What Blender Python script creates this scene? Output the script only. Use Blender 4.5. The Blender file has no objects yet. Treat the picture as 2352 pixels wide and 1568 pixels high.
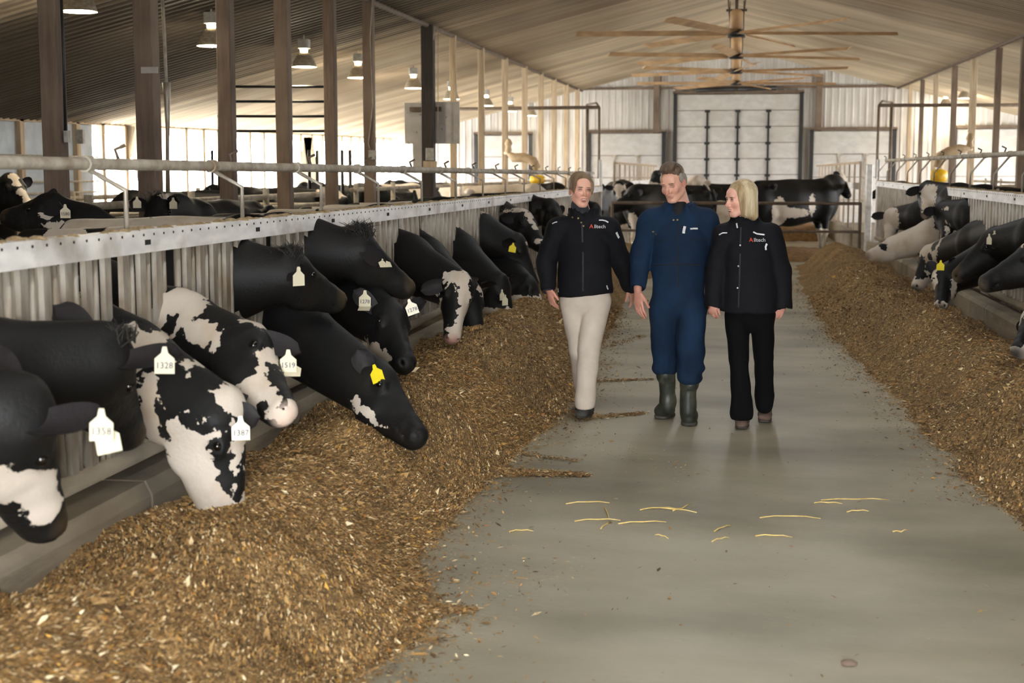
import bpy, math, random
import numpy as np
from mathutils import Vector, Matrix
from mathutils.bvhtree import BVHTree

# ---------------------------------------------------------------- camera, sky, exposure
SC = bpy.context.scene
COL = SC.collection
FPX, CX, CY = 3267.0, 1176.0, 784.0          # 50 mm lens, frame 2352 x 1568
CAM_H = 1.72
PITCH = math.atan((784 - 395) / FPX)
YAW = math.atan(514 * math.cos(PITCH) / FPX)
cam_d = bpy.data.cameras.new('camera')
cam = bpy.data.objects.new('camera', cam_d)
COL.objects.link(cam)
SC.camera = cam
cam_d.sensor_width = 36.0
cam_d.lens = 36.0 * FPX / 2352.0
cam_d.clip_start = 0.05
cam_d.clip_end = 500
cam_d.dof.use_dof = True
cam_d.dof.focus_distance = 9.4
cam_d.dof.aperture_fstop = 3.4
cam.location = (0, 0, CAM_H)
cam.rotation_euler = (math.pi / 2 - PITCH, 0, YAW)

SC.view_settings.view_transform = 'Standard'
SC.view_settings.look = 'None'
SC.view_settings.gamma = 1.0
SC.view_settings.use_curve_mapping = False
SC.view_settings.exposure = 2.8
try:
    SC.cycles.use_denoising = True
    SC.cycles.max_bounces = 8
    SC.cycles.diffuse_bounces = 4
    SC.cycles.sample_clamp_indirect = 6.0
except Exception:
    pass

world = bpy.data.worlds.new('sky')
SC.world = world
world.use_nodes = True
bg = world.node_tree.nodes['Background']
bg.inputs[0].default_value = (0.97, 0.98, 1.0, 1)     # overcast winter sky
bg.inputs[1].default_value = 6.0

# added area light along the ridge, above the frame, to brighten the alley floor
fill_l = bpy.data.lights.new('ridge_fill_light', 'AREA'); fill_l.shape = 'RECTANGLE'; fill_l.size = 0.34; fill_l.size_y = 27.0
fill_l.energy = 42.0; fill_l.color = (0.97, 0.99, 1.0)
fill_o = bpy.data.objects.new('ridge_fill_light', fill_l); COL.objects.link(fill_o); fill_o.location = (0, 12.8, 5.42)

# ---------------------------------------------------------------- helpers
_cf = Vector((-math.sin(YAW) * math.cos(PITCH), math.cos(YAW) * math.cos(PITCH), -math.sin(PITCH)))
_cr = Vector((math.cos(YAW), math.sin(YAW), 0))
_cu = _cr.cross(_cf)
_c0 = Vector((0, 0, CAM_H))


def ray(px, py):
    return _cf * FPX + _cr * (px - CX) - _cu * (py - CY)


def W(px, py, Y=None, X=None, Z=None):
    """the place in the barn that is seen at a pixel, on the plane Y=, X= or Z="""
    d = ray(px, py)
    if Y is not None:
        t = Y / d.y
    elif X is not None:
        t = X / d.x
    else:
        t = (Z - CAM_H) / d.z
    return _c0 + d * t


def tag(o, label=None, cat=None, group=None, kind=None):
    if label: o['label'] = label
    if cat: o['category'] = cat
    if group: o['group'] = group
    if kind: o['kind'] = kind
    return o


def empty(name, loc=(0, 0, 0), parent=None):
    o = bpy.data.objects.new(name, None)
    o.empty_display_size = 0.1
    o.location = loc
    COL.objects.link(o)
    if parent: o.parent = parent
    return o


def link(name, me, mats, parent=None, loc=(0, 0, 0), keep=False):
    """link a mesh; coordinates are given in the world, parent offsets are taken off"""
    o = bpy.data.objects.new(name, me)
    if not isinstance(mats, (list, tuple)): mats = [mats]
    if len(me.materials) == 0:
        for m in mats: me.materials.append(m)
    o.location = loc
    COL.objects.link(o)
    if parent:
        o.parent = parent
        if not keep:
            p = Vector((0, 0, 0)); q = parent
            while q: p += Vector(q.location); q = q.parent
            o.location = Vector(loc) - p
    return o


class MB:
    def __init__(s):
        s.v = []; s.f = []

    def add(s, vs, fs):
        n = len(s.v)
        s.v += [tuple(v) for v in vs]
        s.f += [tuple(i + n for i in f) for f in fs]
        return s

    def box(s, a, b, bev=0.0):
        x0, y0, z0 = a; x1, y1, z1 = b
        if bev <= 0:
            vs = [(x0, y0, z0), (x1, y0, z0), (x1, y1, z0), (x0, y1, z0), (x0, y0, z1), (x1, y0, z1), (x1, y1, z1), (x0, y1, z1)]
            return s.add(vs, [(0, 3, 2, 1), (4, 5, 6, 7), (0, 1, 5, 4), (1, 2, 6, 5), (2, 3, 7, 6), (3, 0, 4, 7)])
        c = bev
        ring = [(x0 + c, y0), (x1 - c, y0), (x1, y0 + c), (x1, y1 - c), (x1 - c, y1), (x0 + c, y1), (x0, y1 - c), (x0, y0 + c)]
        vs = [(x, y, z) for z in (z0, z1) for x, y in ring]
        fs = [tuple(range(7, -1, -1)), tuple(range(8, 16))] + [(i, (i + 1) % 8, 8 + (i + 1) % 8, 8 + i) for i in range(8)]
        return s.add(vs, fs)

    def obox(s, c, ax, ay, az):
        """box with centre and half-axis vectors"""
        c = Vector(c); ax = Vector(ax); ay = Vector(ay); az = Vector(az)
        vs = [c + i * ax + j * ay + k * az for k in (-1, 1) for i, j in ((-1, -1), (1, -1), (1, 1), (-1, 1))]
        return s.add(vs, [(0, 3, 2, 1), (4, 5, 6, 7), (0, 1, 5, 4), (1, 2, 6, 5), (2, 3, 7, 6), (3, 0, 4, 7)])

    def bar(s, a, b, w, h, up=(0, 0, 1)):
        a = Vector(a); b = Vector(b); d = (b - a).normalized(); up = Vector(up)
        if abs(d.dot(up)) > 0.98: up = Vector((0, 1, 0))
        sd = d.cross(up).normalized(); u = sd.cross(d)
        return s.obox((a + b) / 2, (b - a) / 2, sd * w / 2, u * h / 2)

    def tube(s, pts, r, n=8, cap=True):
        pts = [Vector(p) for p in pts]
        rs = r if isinstance(r, (list, tuple)) else [r] * len(pts)
        base = len(s.v); prev = None
        for i, p in enumerate(pts):
            d = (pts[min(i + 1, len(pts) - 1)] - pts[max(i - 1, 0)]).normalized()
            if prev is None:
                prev = d.cross(Vector((0, 0, 1)) if abs(d.z) < 0.9 else Vector((1, 0, 0))).normalized()
            sd = (prev - d * prev.dot(d)).normalized(); prev = sd; u = d.cross(sd)
            for k in range(n):
                a = 2 * math.pi * k / n
                s.v.append(tuple(p + (sd * math.cos(a) + u * math.sin(a)) * rs[i]))
        for i in range(len(pts) - 1):
            for k in range(n):
                a = base + i * n + k; b = base + i * n + (k + 1) % n
                s.f.append((a, b, b + n, a + n))
        if cap:
            s.f.append(tuple(base + k for k in range(n - 1, -1, -1)))
            s.f.append(tuple(base + (len(pts) - 1) * n + k for k in range(n)))
        return s

    def lathe(s, c, prof, n=20, axis='z'):
        c = Vector(c); base = len(s.v)
        for r, z in prof:
            for k in range(n):
                a = 2 * math.pi * k / n
                p = Vector((r * math.cos(a), r * math.sin(a), z))
                if axis == 'x': p = Vector((p.z, p.x, p.y))
                if axis == 'y': p = Vector((p.x, p.z, p.y))
                s.v.append(tuple(c + p))
        for i in range(len(prof) - 1):
            for k in range(n):
                a = base + i * n + k; b = base + i * n + (k + 1) % n
                s.f.append((a, b, b + n, a + n))
        return s

    def mesh(s, name, smooth=False):
        me = bpy.data.meshes.new(name)
        me.from_pydata(s.v, [], s.f)
        me.update()
        if smooth:
            me.polygons.foreach_set('use_smooth', [True] * len(me.polygons))
        return me

    def build(s, name, mats, parent=None, smooth=False, loc=(0, 0, 0)):
        return link(name, s.mesh(name, smooth), mats, parent, loc)


def hexc(h):
    h = h.lstrip('#')
    c = [int(h[i:i + 2], 16) / 255 for i in (0, 2, 4)]
    return tuple(x / 12.92 if x <= 0.04045 else ((x + 0.055) / 1.055) ** 2.4 for x in c) + (1,)


def mat(name, c1, c2=None, rough=0.7, scale=8.0, stretch=(1, 1, 1), metal=0.0, bump=0.0, bscale=None, spec=None,
        detail=6.0, lo=0.35, hi=0.65, c3=None, s3=2.0, lo3=0.45, hi3=0.7, emit=None, rnd=0.0, sheen=0.0, stretch3=(1, 1, 1)):
    """noise-varied principled material: c1/c2 mixed finely, c3 in large blotches, rnd = per-object tone"""
    m = bpy.data.materials.new(name); m.use_nodes = True
    nt = m.node_tree; N = nt.nodes; L = nt.links
    b = N['Principled BSDF']
    cc = lambda c: hexc(c) if isinstance(c, str) else tuple(c)[:3] + (1,)
    b.inputs['Roughness'].default_value = rough
    b.inputs['Metallic'].default_value = metal
    if spec is not None: b.inputs['Specular IOR Level'].default_value = spec
    if sheen: b.inputs['Sheen Weight'].default_value = sheen
    if emit:
        b.inputs['Emission Color'].default_value = cc(emit[0]); b.inputs['Emission Strength'].default_value = emit[1]
    b.inputs['Base Color'].default_value = cc(c1)
    geo = N.new('ShaderNodeNewGeometry'); out = None
    mp = N.new('ShaderNodeVectorMath'); mp.operation = 'MULTIPLY'; mp.inputs[1].default_value = stretch
    L.new(geo.outputs['Position'], mp.inputs[0])
    if c2 is not None:
        n = N.new('ShaderNodeTexNoise'); n.inputs['Scale'].default_value = scale; n.inputs['Detail'].default_value = detail
        L.new(mp.outputs[0], n.inputs['Vector'])
        r = N.new('ShaderNodeMapRange'); r.inputs[1].default_value = lo; r.inputs[2].default_value = hi
        L.new(n.outputs['Fac'], r.inputs[0])
        mx = N.new('ShaderNodeMix'); mx.data_type = 'RGBA'
        mx.inputs[6].default_value = cc(c1); mx.inputs[7].default_value = cc(c2)
        L.new(r.outputs[0], mx.inputs[0]); out = mx.outputs[2]
    if c3 is not None:
        mp3 = N.new('ShaderNodeVectorMath'); mp3.operation = 'MULTIPLY'; mp3.inputs[1].default_value = stretch3
        L.new(geo.outputs['Position'], mp3.inputs[0])
        n = N.new('ShaderNodeTexNoise'); n.inputs['Scale'].default_value = s3; n.inputs['Detail'].default_value = 5
        L.new(mp3.outputs[0], n.inputs['Vector'])
        r = N.new('ShaderNodeMapRange'); r.inputs[1].default_value = lo3; r.inputs[2].default_value = hi3
        L.new(n.outputs['Fac'], r.inputs[0])
        mx = N.new('ShaderNodeMix'); mx.data_type = 'RGBA'
        if out: L.new(out, mx.inputs[6])
        else: mx.inputs[6].default_value = cc(c1)
        mx.inputs[7].default_value = cc(c3)
        L.new(r.outputs[0], mx.inputs[0]); out = mx.outputs[2]
    if rnd:
        oi = N.new('ShaderNodeObjectInfo')
        r = N.new('ShaderNodeMapRange'); r.inputs[3].default_value = 1 - rnd; r.inputs[4].default_value = 1 + rnd
        L.new(oi.outputs['Random'], r.inputs[0])
        vm = N.new('ShaderNodeVectorMath'); vm.operation = 'SCALE'
        if out: L.new(out, vm.inputs[0])
        else: vm.inputs[0].default_value = cc(c1)[:3]
        L.new(r.outputs[0], vm.inputs['Scale']); out = vm.outputs[0]
    if out: L.new(out, b.inputs['Base Color'])
    if bump:
        n = N.new('ShaderNodeTexNoise'); n.inputs['Scale'].default_value = bscale or scale * 3; n.inputs['Detail'].default_value = 4
        L.new(mp.outputs[0], n.inputs['Vector'])
        bp = N.new('ShaderNodeBump'); bp.inputs['Strength'].default_value = bump; bp.inputs['Distance'].default_value = 0.02
        L.new(n.outputs['Fac'], bp.inputs['Height']); L.new(bp.outputs[0], b.inputs['Normal'])
    return m


M = {}
M['floor'] = mat('worn_concrete', '#a6a08a', '#b4af9b', 0.5, 1.6, (0.6, 1.5, 1), c3='#7d7969', s3=0.8, lo3=0.42, hi3=0.7, stretch3=(0.7, 1.1, 1), bump=0.12, bscale=26)
M['yard'] = mat('yard_gravel', '#b9b9b4', '#cfd0cc', 0.9, 3)
M['pen'] = mat('pen_floor', '#6b6558', '#7f7768', 0.8, 4)
M['curb'] = mat('curb_concrete', '#857a68', '#978b77', 0.85, 5, (1, 0.6, 3), c3='#70695b', s3=1.5, bump=0.3)
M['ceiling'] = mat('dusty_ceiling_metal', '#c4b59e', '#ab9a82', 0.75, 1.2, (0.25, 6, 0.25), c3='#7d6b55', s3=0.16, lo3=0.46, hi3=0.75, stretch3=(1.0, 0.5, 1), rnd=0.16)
M['wallmetal'] = mat('dirty_white_wall_metal', '#c9c6c1', '#b3aea7', 0.6, 3, (4, 1, 0.25), c3='#938a82', s3=0.5, lo3=0.5, hi3=0.8, rnd=0.05)
M['wood'] = mat('brown_timber', '#6f5d4e', '#594a3e', 0.8, 5, (6, 6, 0.5), c3='#7f6d5d', s3=1, bump=0.2, bscale=18)
M['wooddark'] = mat('dark_timber', '#3d3530', '#2c2623', 0.8, 5, (6, 6, 0.5))
M['woodlight'] = mat('pale_timber', '#b9a68c', '#a08c72', 0.8, 4, (6, 6, 0.5), bump=0.1)
M['galv'] = mat('galvanised_steel', '#b5afa3', '#93897b', 0.45, 9, (2, 2, 0.6), metal=0.35, c3='#8a7c69', s3=4, lo3=0.5, hi3=0.72, bump=0.1)
M['header'] = mat('grimy_header_steel', '#efede9', '#d2d1cf', 0.5, 6, (1, 0.6, 2), metal=0.05, c3='#8d8474', s3=3, lo3=0.55, hi3=0.8, bump=0.08)
M['dustpipe'] = mat('dust_coated_pipe', '#bdb6a6', '#a0988a', 0.8, 14, c3='#8e7f6a', s3=5, bump=0.3)
M['brownpipe'] = mat('rusty_pipe', '#6a5a4a', '#57483b', 0.7, 10)
M['black'] = mat('black_metal', '#1d1d1f', None, 0.5)
M['darkhole'] = mat('dark_slot', '#15120f', None, 0.9)
M['door'] = mat('pale_door_panel', '#bfbdb9', '#b0ada9', 0.5, 2, (2, 1, 3), c3='#b0aaa2', s3=0.8, lo3=0.5, hi3=0.8)
M['dusttrim'] = mat('dust_and_chaff', '#b59f7a', '#8f7a58', 0.95, 40, bump=0.6, bscale=60)

# dark stretch: the panels above the left pen blend to dark brown, ragged edges
def darken_ceiling():
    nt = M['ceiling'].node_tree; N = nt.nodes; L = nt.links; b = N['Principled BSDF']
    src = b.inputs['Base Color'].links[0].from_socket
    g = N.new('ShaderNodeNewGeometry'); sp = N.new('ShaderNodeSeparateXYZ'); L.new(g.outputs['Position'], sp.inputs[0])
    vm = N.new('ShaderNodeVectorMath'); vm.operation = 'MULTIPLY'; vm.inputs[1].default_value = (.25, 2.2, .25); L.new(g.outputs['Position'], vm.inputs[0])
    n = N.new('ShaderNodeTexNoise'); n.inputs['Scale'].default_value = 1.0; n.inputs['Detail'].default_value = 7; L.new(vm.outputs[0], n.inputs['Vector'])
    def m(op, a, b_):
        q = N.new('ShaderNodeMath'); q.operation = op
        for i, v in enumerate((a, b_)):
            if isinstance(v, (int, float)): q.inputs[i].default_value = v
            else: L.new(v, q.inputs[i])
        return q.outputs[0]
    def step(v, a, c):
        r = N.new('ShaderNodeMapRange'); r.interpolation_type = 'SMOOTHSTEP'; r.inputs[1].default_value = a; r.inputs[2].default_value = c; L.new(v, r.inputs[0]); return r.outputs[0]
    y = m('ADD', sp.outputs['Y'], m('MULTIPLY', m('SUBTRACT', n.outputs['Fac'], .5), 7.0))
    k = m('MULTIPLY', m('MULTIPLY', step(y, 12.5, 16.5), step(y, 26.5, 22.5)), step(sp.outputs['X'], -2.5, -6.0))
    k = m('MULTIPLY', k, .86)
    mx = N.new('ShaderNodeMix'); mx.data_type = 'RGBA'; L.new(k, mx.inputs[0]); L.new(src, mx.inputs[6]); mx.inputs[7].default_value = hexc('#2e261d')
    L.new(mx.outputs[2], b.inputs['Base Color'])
darken_ceiling()

def cz(x, Y):
    """ceiling height; the roof climbs very slightly towards the far end"""
    return 5.35 + 0.011 * Y - 0.25 * abs(x)

Y0, Y1, XW = -2.0, 50.0, 12.0
# ---------------------------------------------------------------- floors
MB().box((-2.62, -6, -0.3), (2.68, Y1 + .2, 0.0)).build('floor', M['floor'])
bpy.data.objects['floor']['kind'] = 'structure'
for nm, a, b in (('floor_left', -XW, -2.62), ('floor_right', 2.68, XW)):
    o = MB().box((a, -6, -0.3), (b, Y1 + .2, -0.02)).build(nm, M['pen']); o['kind'] = 'structure'
o = MB().box((-150, -60, -1.2), (150, 220, -0.32)).build('ground_outside', M['yard']); o['kind'] = 'structure'

# ---------------------------------------------------------------- ceiling of ribbed panels
PW = 0.915
def ribbed(width, length, n=4, h=0.02):
    """sheet in local coords: width along x, length along y, ribs standing at -z"""
    mb = MB(); prof = []
    st = width / n
    for k in range(n):
        x = k * st
        prof += [(x, 0), (x + st * 0.62, 0), (x + st * 0.72, -h), (x + st * 0.9, -h)]
    prof.append((width, 0))
    vs = [(x, y, z) for y in (0, length) for x, z in prof]
    m = len(prof)
    return mb.add(vs, [(i, i + 1, m + i + 1, m + i) for i in range(m - 1)])

ceil = empty('ceiling'); ceil['kind'] = 'structure'
sl = math.hypot(XW + 0.6, 0.25 * (XW + 0.6))
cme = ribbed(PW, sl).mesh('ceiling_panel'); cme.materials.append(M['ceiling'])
ang = math.atan(0.25)
nP = int((Y1 - Y0 + 2) / PW) + 1
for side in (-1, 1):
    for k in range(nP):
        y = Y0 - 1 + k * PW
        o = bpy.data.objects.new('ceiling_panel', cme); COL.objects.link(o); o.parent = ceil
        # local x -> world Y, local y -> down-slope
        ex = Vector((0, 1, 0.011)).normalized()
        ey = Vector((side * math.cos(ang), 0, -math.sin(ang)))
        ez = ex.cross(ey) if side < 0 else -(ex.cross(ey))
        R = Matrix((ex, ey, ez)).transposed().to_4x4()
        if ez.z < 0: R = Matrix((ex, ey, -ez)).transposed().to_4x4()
        off = 0.2 if -1 < y < 25.8 else 0.0  # ridge gap left open for the added area light
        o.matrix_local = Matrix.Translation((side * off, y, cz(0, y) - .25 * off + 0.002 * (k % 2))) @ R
roof = MB()
roof.add([(-XW - .8, -4, 2.55 + .15), (0, -4, 5.55 + .15), (XW + .8, -4, 2.55 + .15), (-XW - .8, 52, 3.1 + .15), (0, 52, 6.1 + .15), (XW + .8, 52, 3.1 + .15)], [(0, 1, 4, 3), (1, 2, 5, 4)])
o = roof.build('trim_1', M['wallmetal']); o['kind'] = 'structure'; o.name = 'roof_deck'
# purlin beams along the post rows
for s, nm in ((-1, 'trim_2'), (1, 'trim_3')):
    X = 5.35 * s
    o = MB().tube([(X, Y0, cz(X, Y0) - 0.03), (X, Y1, cz(X, Y1) - 0.03)], 0.045, 8).build(nm, M['brownpipe']); o['kind'] = 'structure'

# ---------------------------------------------------------------- end wall
wall = empty('wall_back'); wall['kind'] = 'structure'
k = 0; x = -XW
wpm = {}
while x < XW - 0.01:
    xm = x + 0.46
    h = max(cz(x, Y1), cz(x + .92, Y1)) + 0.1
    key = round(h, 2)
    if key not in wpm:
        me = ribbed(0.923, h, 4, 0.025).mesh('wall_panel'); me.materials.append(M['wallmetal']); wpm[key] = me
    o = bpy.data.objects.new('wall_panel', wpm[key]); COL.objects.link(o); o.parent = wall
    o.matrix_local = Matrix(((1, 0, 0, x), (0, 0, 1, Y1), (0, 1, 0, 0), (0, 0, 0, 1)))
    x += 0.923
o = MB().box((-5.3, Y1 - .1, 4.55), (5.3, Y1 - .04, 4.63)).build('trim_4', M['wood']); o['kind'] = 'structure'
for i, xx in enumerate((-2.75, 2.75)):
    o = MB().box((xx - .1, Y1 - .16, 0), (xx + .1, Y1 - .03, 5.0)).build('trim_%d' % (5 + i), M['wood']); o['kind'] = 'structure'
o = MB().add([(-XW, Y1 + .05, -.3), (XW, Y1 + .05, -.3), (XW, Y1 + .05, 2.85), (0, Y1 + .05, 5.9), (-XW, Y1 + .05, 2.85)], [(0, 1, 2, 3, 4)]).build('sheathing', M['wallmetal'], wall)

def overhead_door(nm, x0, x1, ztop, rows, cols, top_plain=0):
    root = empty(nm, ((x0 + x1) / 2, Y1 - .1, 0)); root['kind'] = 'structure'
    h = ztop / rows
    for r in range(rows):
        mb = MB().box((x0, Y1 - .17, r * h + .012), (x1, Y1 - .12, (r + 1) * h - .012), 0)
        mb.box((x0, Y1 - .19, (r + 1) * h - .06), (x1, Y1 - .165, (r + 1) * h - .02))
        mb.build('door_section', M['door'], root)
    MB().box((x0, Y1 - .13, 0), (x1, Y1 - .11, ztop)).build('seal', M['wood'], root)
    for c in range(1, cols):
        xx = x0 + (x1 - x0) * c / cols
        mb = MB().box((xx - .035, Y1 - .22, 0), (xx + .035, Y1 - .18, ztop - top_plain * h))
        for r in range(rows - top_plain):
            mb.box((xx - .09, Y1 - .24, (r + 1) * h - .07), (xx + .09, Y1 - .2, (r + 1) * h + .02))
        mb.build('stile', M['galv' if cols < 4 else 'black'], root)
    for xx, w in ((x0 - .07, .06), (x1 + .07, .06)):
        MB().box((xx - w, Y1 - .24, 0), (xx + w, Y1 - .1, ztop + .05)).build('track', M['black'], root)
    MB().box((x0 - .15, Y1 - .24, ztop + .02), (x1 + .15, Y1 - .1, ztop + .12)).build('head_rail', M['brownpipe'], root)
    return root

d = overhead_door('door_1', -2.03, 2.1, 4.36, 8, 4, 1)
mb = MB().tube([(-1.4, Y1 - .3, 4.5), (-.1, Y1 - .3, 4.52)], .07).tube([(.0, Y1 - .3, 4.52), (1.3, Y1 - .3, 4.55)], .07)
mb.build('torsion_spring', M['black'], d, smooth=True)
overhead_door('door_2', -5.0, -2.55, 3.05, 4, 3, 1)
overhead_door('door_3', 2.6, 5.2, 3.1, 4, 3, 1)
overhead_door('door_4', -9.0, -7.2, 3.0, 4, 2, 4)
overhead_door('door_5', 7.3, 9.3, 3.15, 4, 2, 4)

# ---------------------------------------------------------------- side walls: low wall, studs, open curtain side
CURTAIN_0, CURTAIN_END = 0.0, 25.6
M['curtain'] = mat('curtain_plastic', '#b9c0c6', '#a4abb2', 0.5, 3)
b = M['curtain'].node_tree.nodes['Principled BSDF']; b.inputs['Transmission Weight'].default_value = 0.12; b.inputs['Roughness'].default_value = 0.9
for s, nm in ((-1, 'left'), (1, 'right')):
    root = empty('wall_' + nm, (s * XW, 0, 0)); root['kind'] = 'structure'
    X = s * XW
    MB().box((X - .1, Y0, -.3), (X + .1, Y1, 0.95)).build('low_wall', M['curb'], root)
    mb = MB().add([(X, Y0, 2.52), (X, Y1, 2.52 + .011 * 52), (X, Y1, 2.95 + .011 * 52), (X, Y0, 2.95)], [(0, 1, 2, 3)])
    mb.box((X - .08 , Y0, 2.5), (X - .02, Y1, 2.55))
    mb = MB()
    a = Vector((X, Y0, 2.45)); c = Vector((X, Y1, 2.45 + .011 * 52))
    mb.bar(a, c, .12, .3)
    mb.build('eave_beam', M['woodlight'], root)
    for j in range(49):
        y = Y0 + .6 + j * 1.05
        MB().box((X - .06, y - .07, .95), (X + .06, y + .07, 2.4 + .011 * y)).build('stud', M['woodlight'], root)
    MB().box((X - .05, CURTAIN_0, .9), (X - .03, CURTAIN_END, 2.62)).build('curtain', M['curtain'], root)
    for z in (1.35, 1.55, 2.0):
        MB().tube([(X + s * -.06, CURTAIN_0, z), (X + s * -.06, CURTAIN_END, z)], .02, 6).build('girt', M['galv'], root)
# near end wall behind the camera, with its big door standing open
root = empty('wall_front', (0, Y0, 0)); root['kind'] = 'structure'
for a, b_ in ((-XW, -1.3), (1.3, XW)):
    MB().add([(a, Y0, 0), (b_, Y0, 0), (b_, Y0, cz(b_, Y0)), (a, Y0, cz(a, Y0))], [(0, 1, 2, 3)]).build('wall_panel', M['wallmetal'], root)
MB().add([(-1.3, Y0, 2.9), (1.3, Y0, 2.9), (1.3, Y0, cz(1.3, Y0)), (0, Y0, cz(0, Y0)), (-1.3, Y0, cz(1.3, Y0))], [(0, 1, 2, 3, 4)]).build('wall_panel', M['wallmetal'], root)

ORD = 'first second third fourth fifth sixth seventh eighth ninth tenth eleventh twelfth thirteenth fourteenth fifteenth sixteenth seventeenth eighteenth nineteenth twentieth'.split()
# ---------------------------------------------------------------- timber posts
def post(px, wpx, X, label, m='wood', ztop=None, zbot=0, dep=1.0):
    p = W(px, 400, X=X)
    w = wpx / FPX * p.y * 1.0
    w2 = w * dep
    ztop = ztop or cz(X, p.y) - .02
    o = MB().box((X - w / 2, p.y - w2 / 2, zbot), (X + w / 2, p.y + w2 / 2, ztop), .008).build('timber_post', M[m])
    tag(o, label, 'post', 'timber roof posts')
    return p.y, w
XP = -5.35
PY = []
for i, (px, w) in enumerate(((130, 46), (345, 46), (525, 34), (655, 32), (762, 26), (850, 24))):
    PY.append(post(px, w, XP, 'thick brown timber roof post behind the left feed fence, %s counted from the left edge' % ORD[i]))
PYD = post(985, 28, XP, 'dark nearly black timber post carrying the pale control board', 'wooddark')
for i, px in enumerate((1042, 1106, 1160, 1205, 1242, 1272, 1300, 1325)):
    post(px, 14 - i * .6, XP, 'thin tan roof post in the left row, %s beyond the pale control board' % ORD[i], 'woodlight')
for i, (px, w, m) in enumerate(((2345, 20, 'wood'), (2284, 13, 'wood'), (2228, 14, 'woodlight'), (2185, 12, 'wood'), (2143, 10, 'woodlight'), (2112, 9, 'wood'), (2085, 8, 'woodlight'), (2060, 7, 'woodlight'))):
    post(px, w, 5.45, 'thin roof post in the right row, %s counted from the right edge' % ORD[i], m)

# ================================================================ signed-distance modelling of bodies
def V(*a): return np.array(a, dtype=np.float32)
def npv(v): return np.array([v[0], v[1], v[2]], dtype=np.float32)

class SDF:
    def __init__(s): s.p = []

    def ell(s, c, r, R=None, k=0.03, sub=False):
        """ellipsoid; R = rows of local axes"""
        c = npv(c); r = np.array(r, dtype=np.float32)
        R = np.eye(3, dtype=np.float32) if R is None else np.array([npv(a) for a in R], dtype=np.float32)
        ext = np.sqrt(((R * r[:, None]) ** 2).sum(0))
        def f(X, Y, Z):
            dx, dy, dz = X - c[0], Y - c[1], Z - c[2]
            a = 0; b = 0
            for i in range(3):
                q = (R[i, 0] * dx + R[i, 1] * dy + R[i, 2] * dz) / r[i]
                a = a + q * q; q = q / r[i]; b = b + q * q
            k0 = np.sqrt(a)
            return k0 * (k0 - 1) / np.maximum(np.sqrt(b), 1e-6)
        s.p.append((f, c - ext, c + ext, k, sub)); return s

    def cone(s, a, b, ra, rb, k=0.03, flat=None, sub=False):
        a = npv(a); b = npv(b); ab = b - a; L2 = max(float(ab @ ab), 1e-8)
        rm = max(ra, rb)
        if flat is not None:
            n = npv(flat[0]); n = n / np.linalg.norm(n); sc = flat[1]
            rm *= max(1, sc)
        def f(X, Y, Z):
            dx, dy, dz = X - a[0], Y - a[1], Z - a[2]
            t = np.clip((dx * ab[0] + dy * ab[1] + dz * ab[2]) / L2, 0, 1)
            dx = dx - t * ab[0]; dy = dy - t * ab[1]; dz = dz - t * ab[2]
            r = ra + (rb - ra) * t
            l = np.sqrt(dx * dx + dy * dy + dz * dz)
            if flat is None: return l - r
            q = (dx * n[0] + dy * n[1] + dz * n[2]) * (1 / sc - 1)
            l2 = np.sqrt((dx + q * n[0]) ** 2 + (dy + q * n[1]) ** 2 + (dz + q * n[2]) ** 2)
            return (l2 - r) * (l + 1e-5) / (l2 + 1e-5)
        lo = np.minimum(a, b) - rm; hi = np.maximum(a, b) + rm
        s.p.append((f, lo, hi, k, sub)); return s

    def chain(s, pts, rs, k=0.03, flat=None):
        for i in range(len(pts) - 1):
            s.cone(pts[i], pts[i + 1], rs[i], rs[i + 1], k, flat)
        return s

    def plane(s, c, n, k=0.005):
        """cut away everything on the side n points to"""
        c = npv(c); n = npv(n); n = n / np.linalg.norm(n)
        f = lambda X, Y, Z: -((X - c[0]) * n[0] + (Y - c[1]) * n[1] + (Z - c[2]) * n[2])
        s.p.append((f, None, None, k, True)); return s

    def warp(s, fn):
        s.p.append((fn, None, None, 0, 'warp')); return s

    def grid(s, h, pad=0.03):
        lo = np.min([p[1] for p in s.p if p[1] is not None and not p[4]], 0) - pad
        hi = np.max([p[2] for p in s.p if p[2] is not None and not p[4]], 0) + pad
        n = np.ceil((hi - lo) / h).astype(int) + 1
        ax = [lo[i] + h * np.arange(n[i], dtype=np.float32) for i in range(3)]
        F = np.full(n, 0.6, dtype=np.float32)
        for f, a, b, k, sub in s.p:
            if a is None: i0 = np.zeros(3, int); i1 = n
            else:
                e = k + 3 * h + 0.02
                i0 = np.clip(np.floor((a - e - lo) / h).astype(int), 0, n); i1 = np.clip(np.ceil((b + e - lo) / h).astype(int) + 1, 0, n)
            if np.any(i1 <= i0): continue
            sl = tuple(slice(i0[i], i1[i]) for i in range(3))
            X = ax[0][sl[0]][:, None, None]; Y = ax[1][sl[1]][None, :, None]; Z = ax[2][sl[2]][None, None, :]
            G = F[sl]
            if sub == 'warp':
                F[sl] = G + f(X, Y, Z); continue
            d = f(X, Y, Z).astype(np.float32)
            kk = max(k, 1e-5)
            if sub:
                d = -d
                hh = np.clip(0.5 - 0.5 * (d - G) / kk, 0, 1)      # smooth max
                F[sl] = d * (1 - hh) + G * hh + kk * hh * (1 - hh)
            else:
                hh = np.clip(0.5 + 0.5 * (d - G) / kk, 0, 1)
                F[sl] = d * (1 - hh) + G * hh - kk * hh * (1 - hh)
        return F, lo, h

    def surface(s, h, pad=0.03):
        return snet(*s.grid(h, pad))


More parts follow.
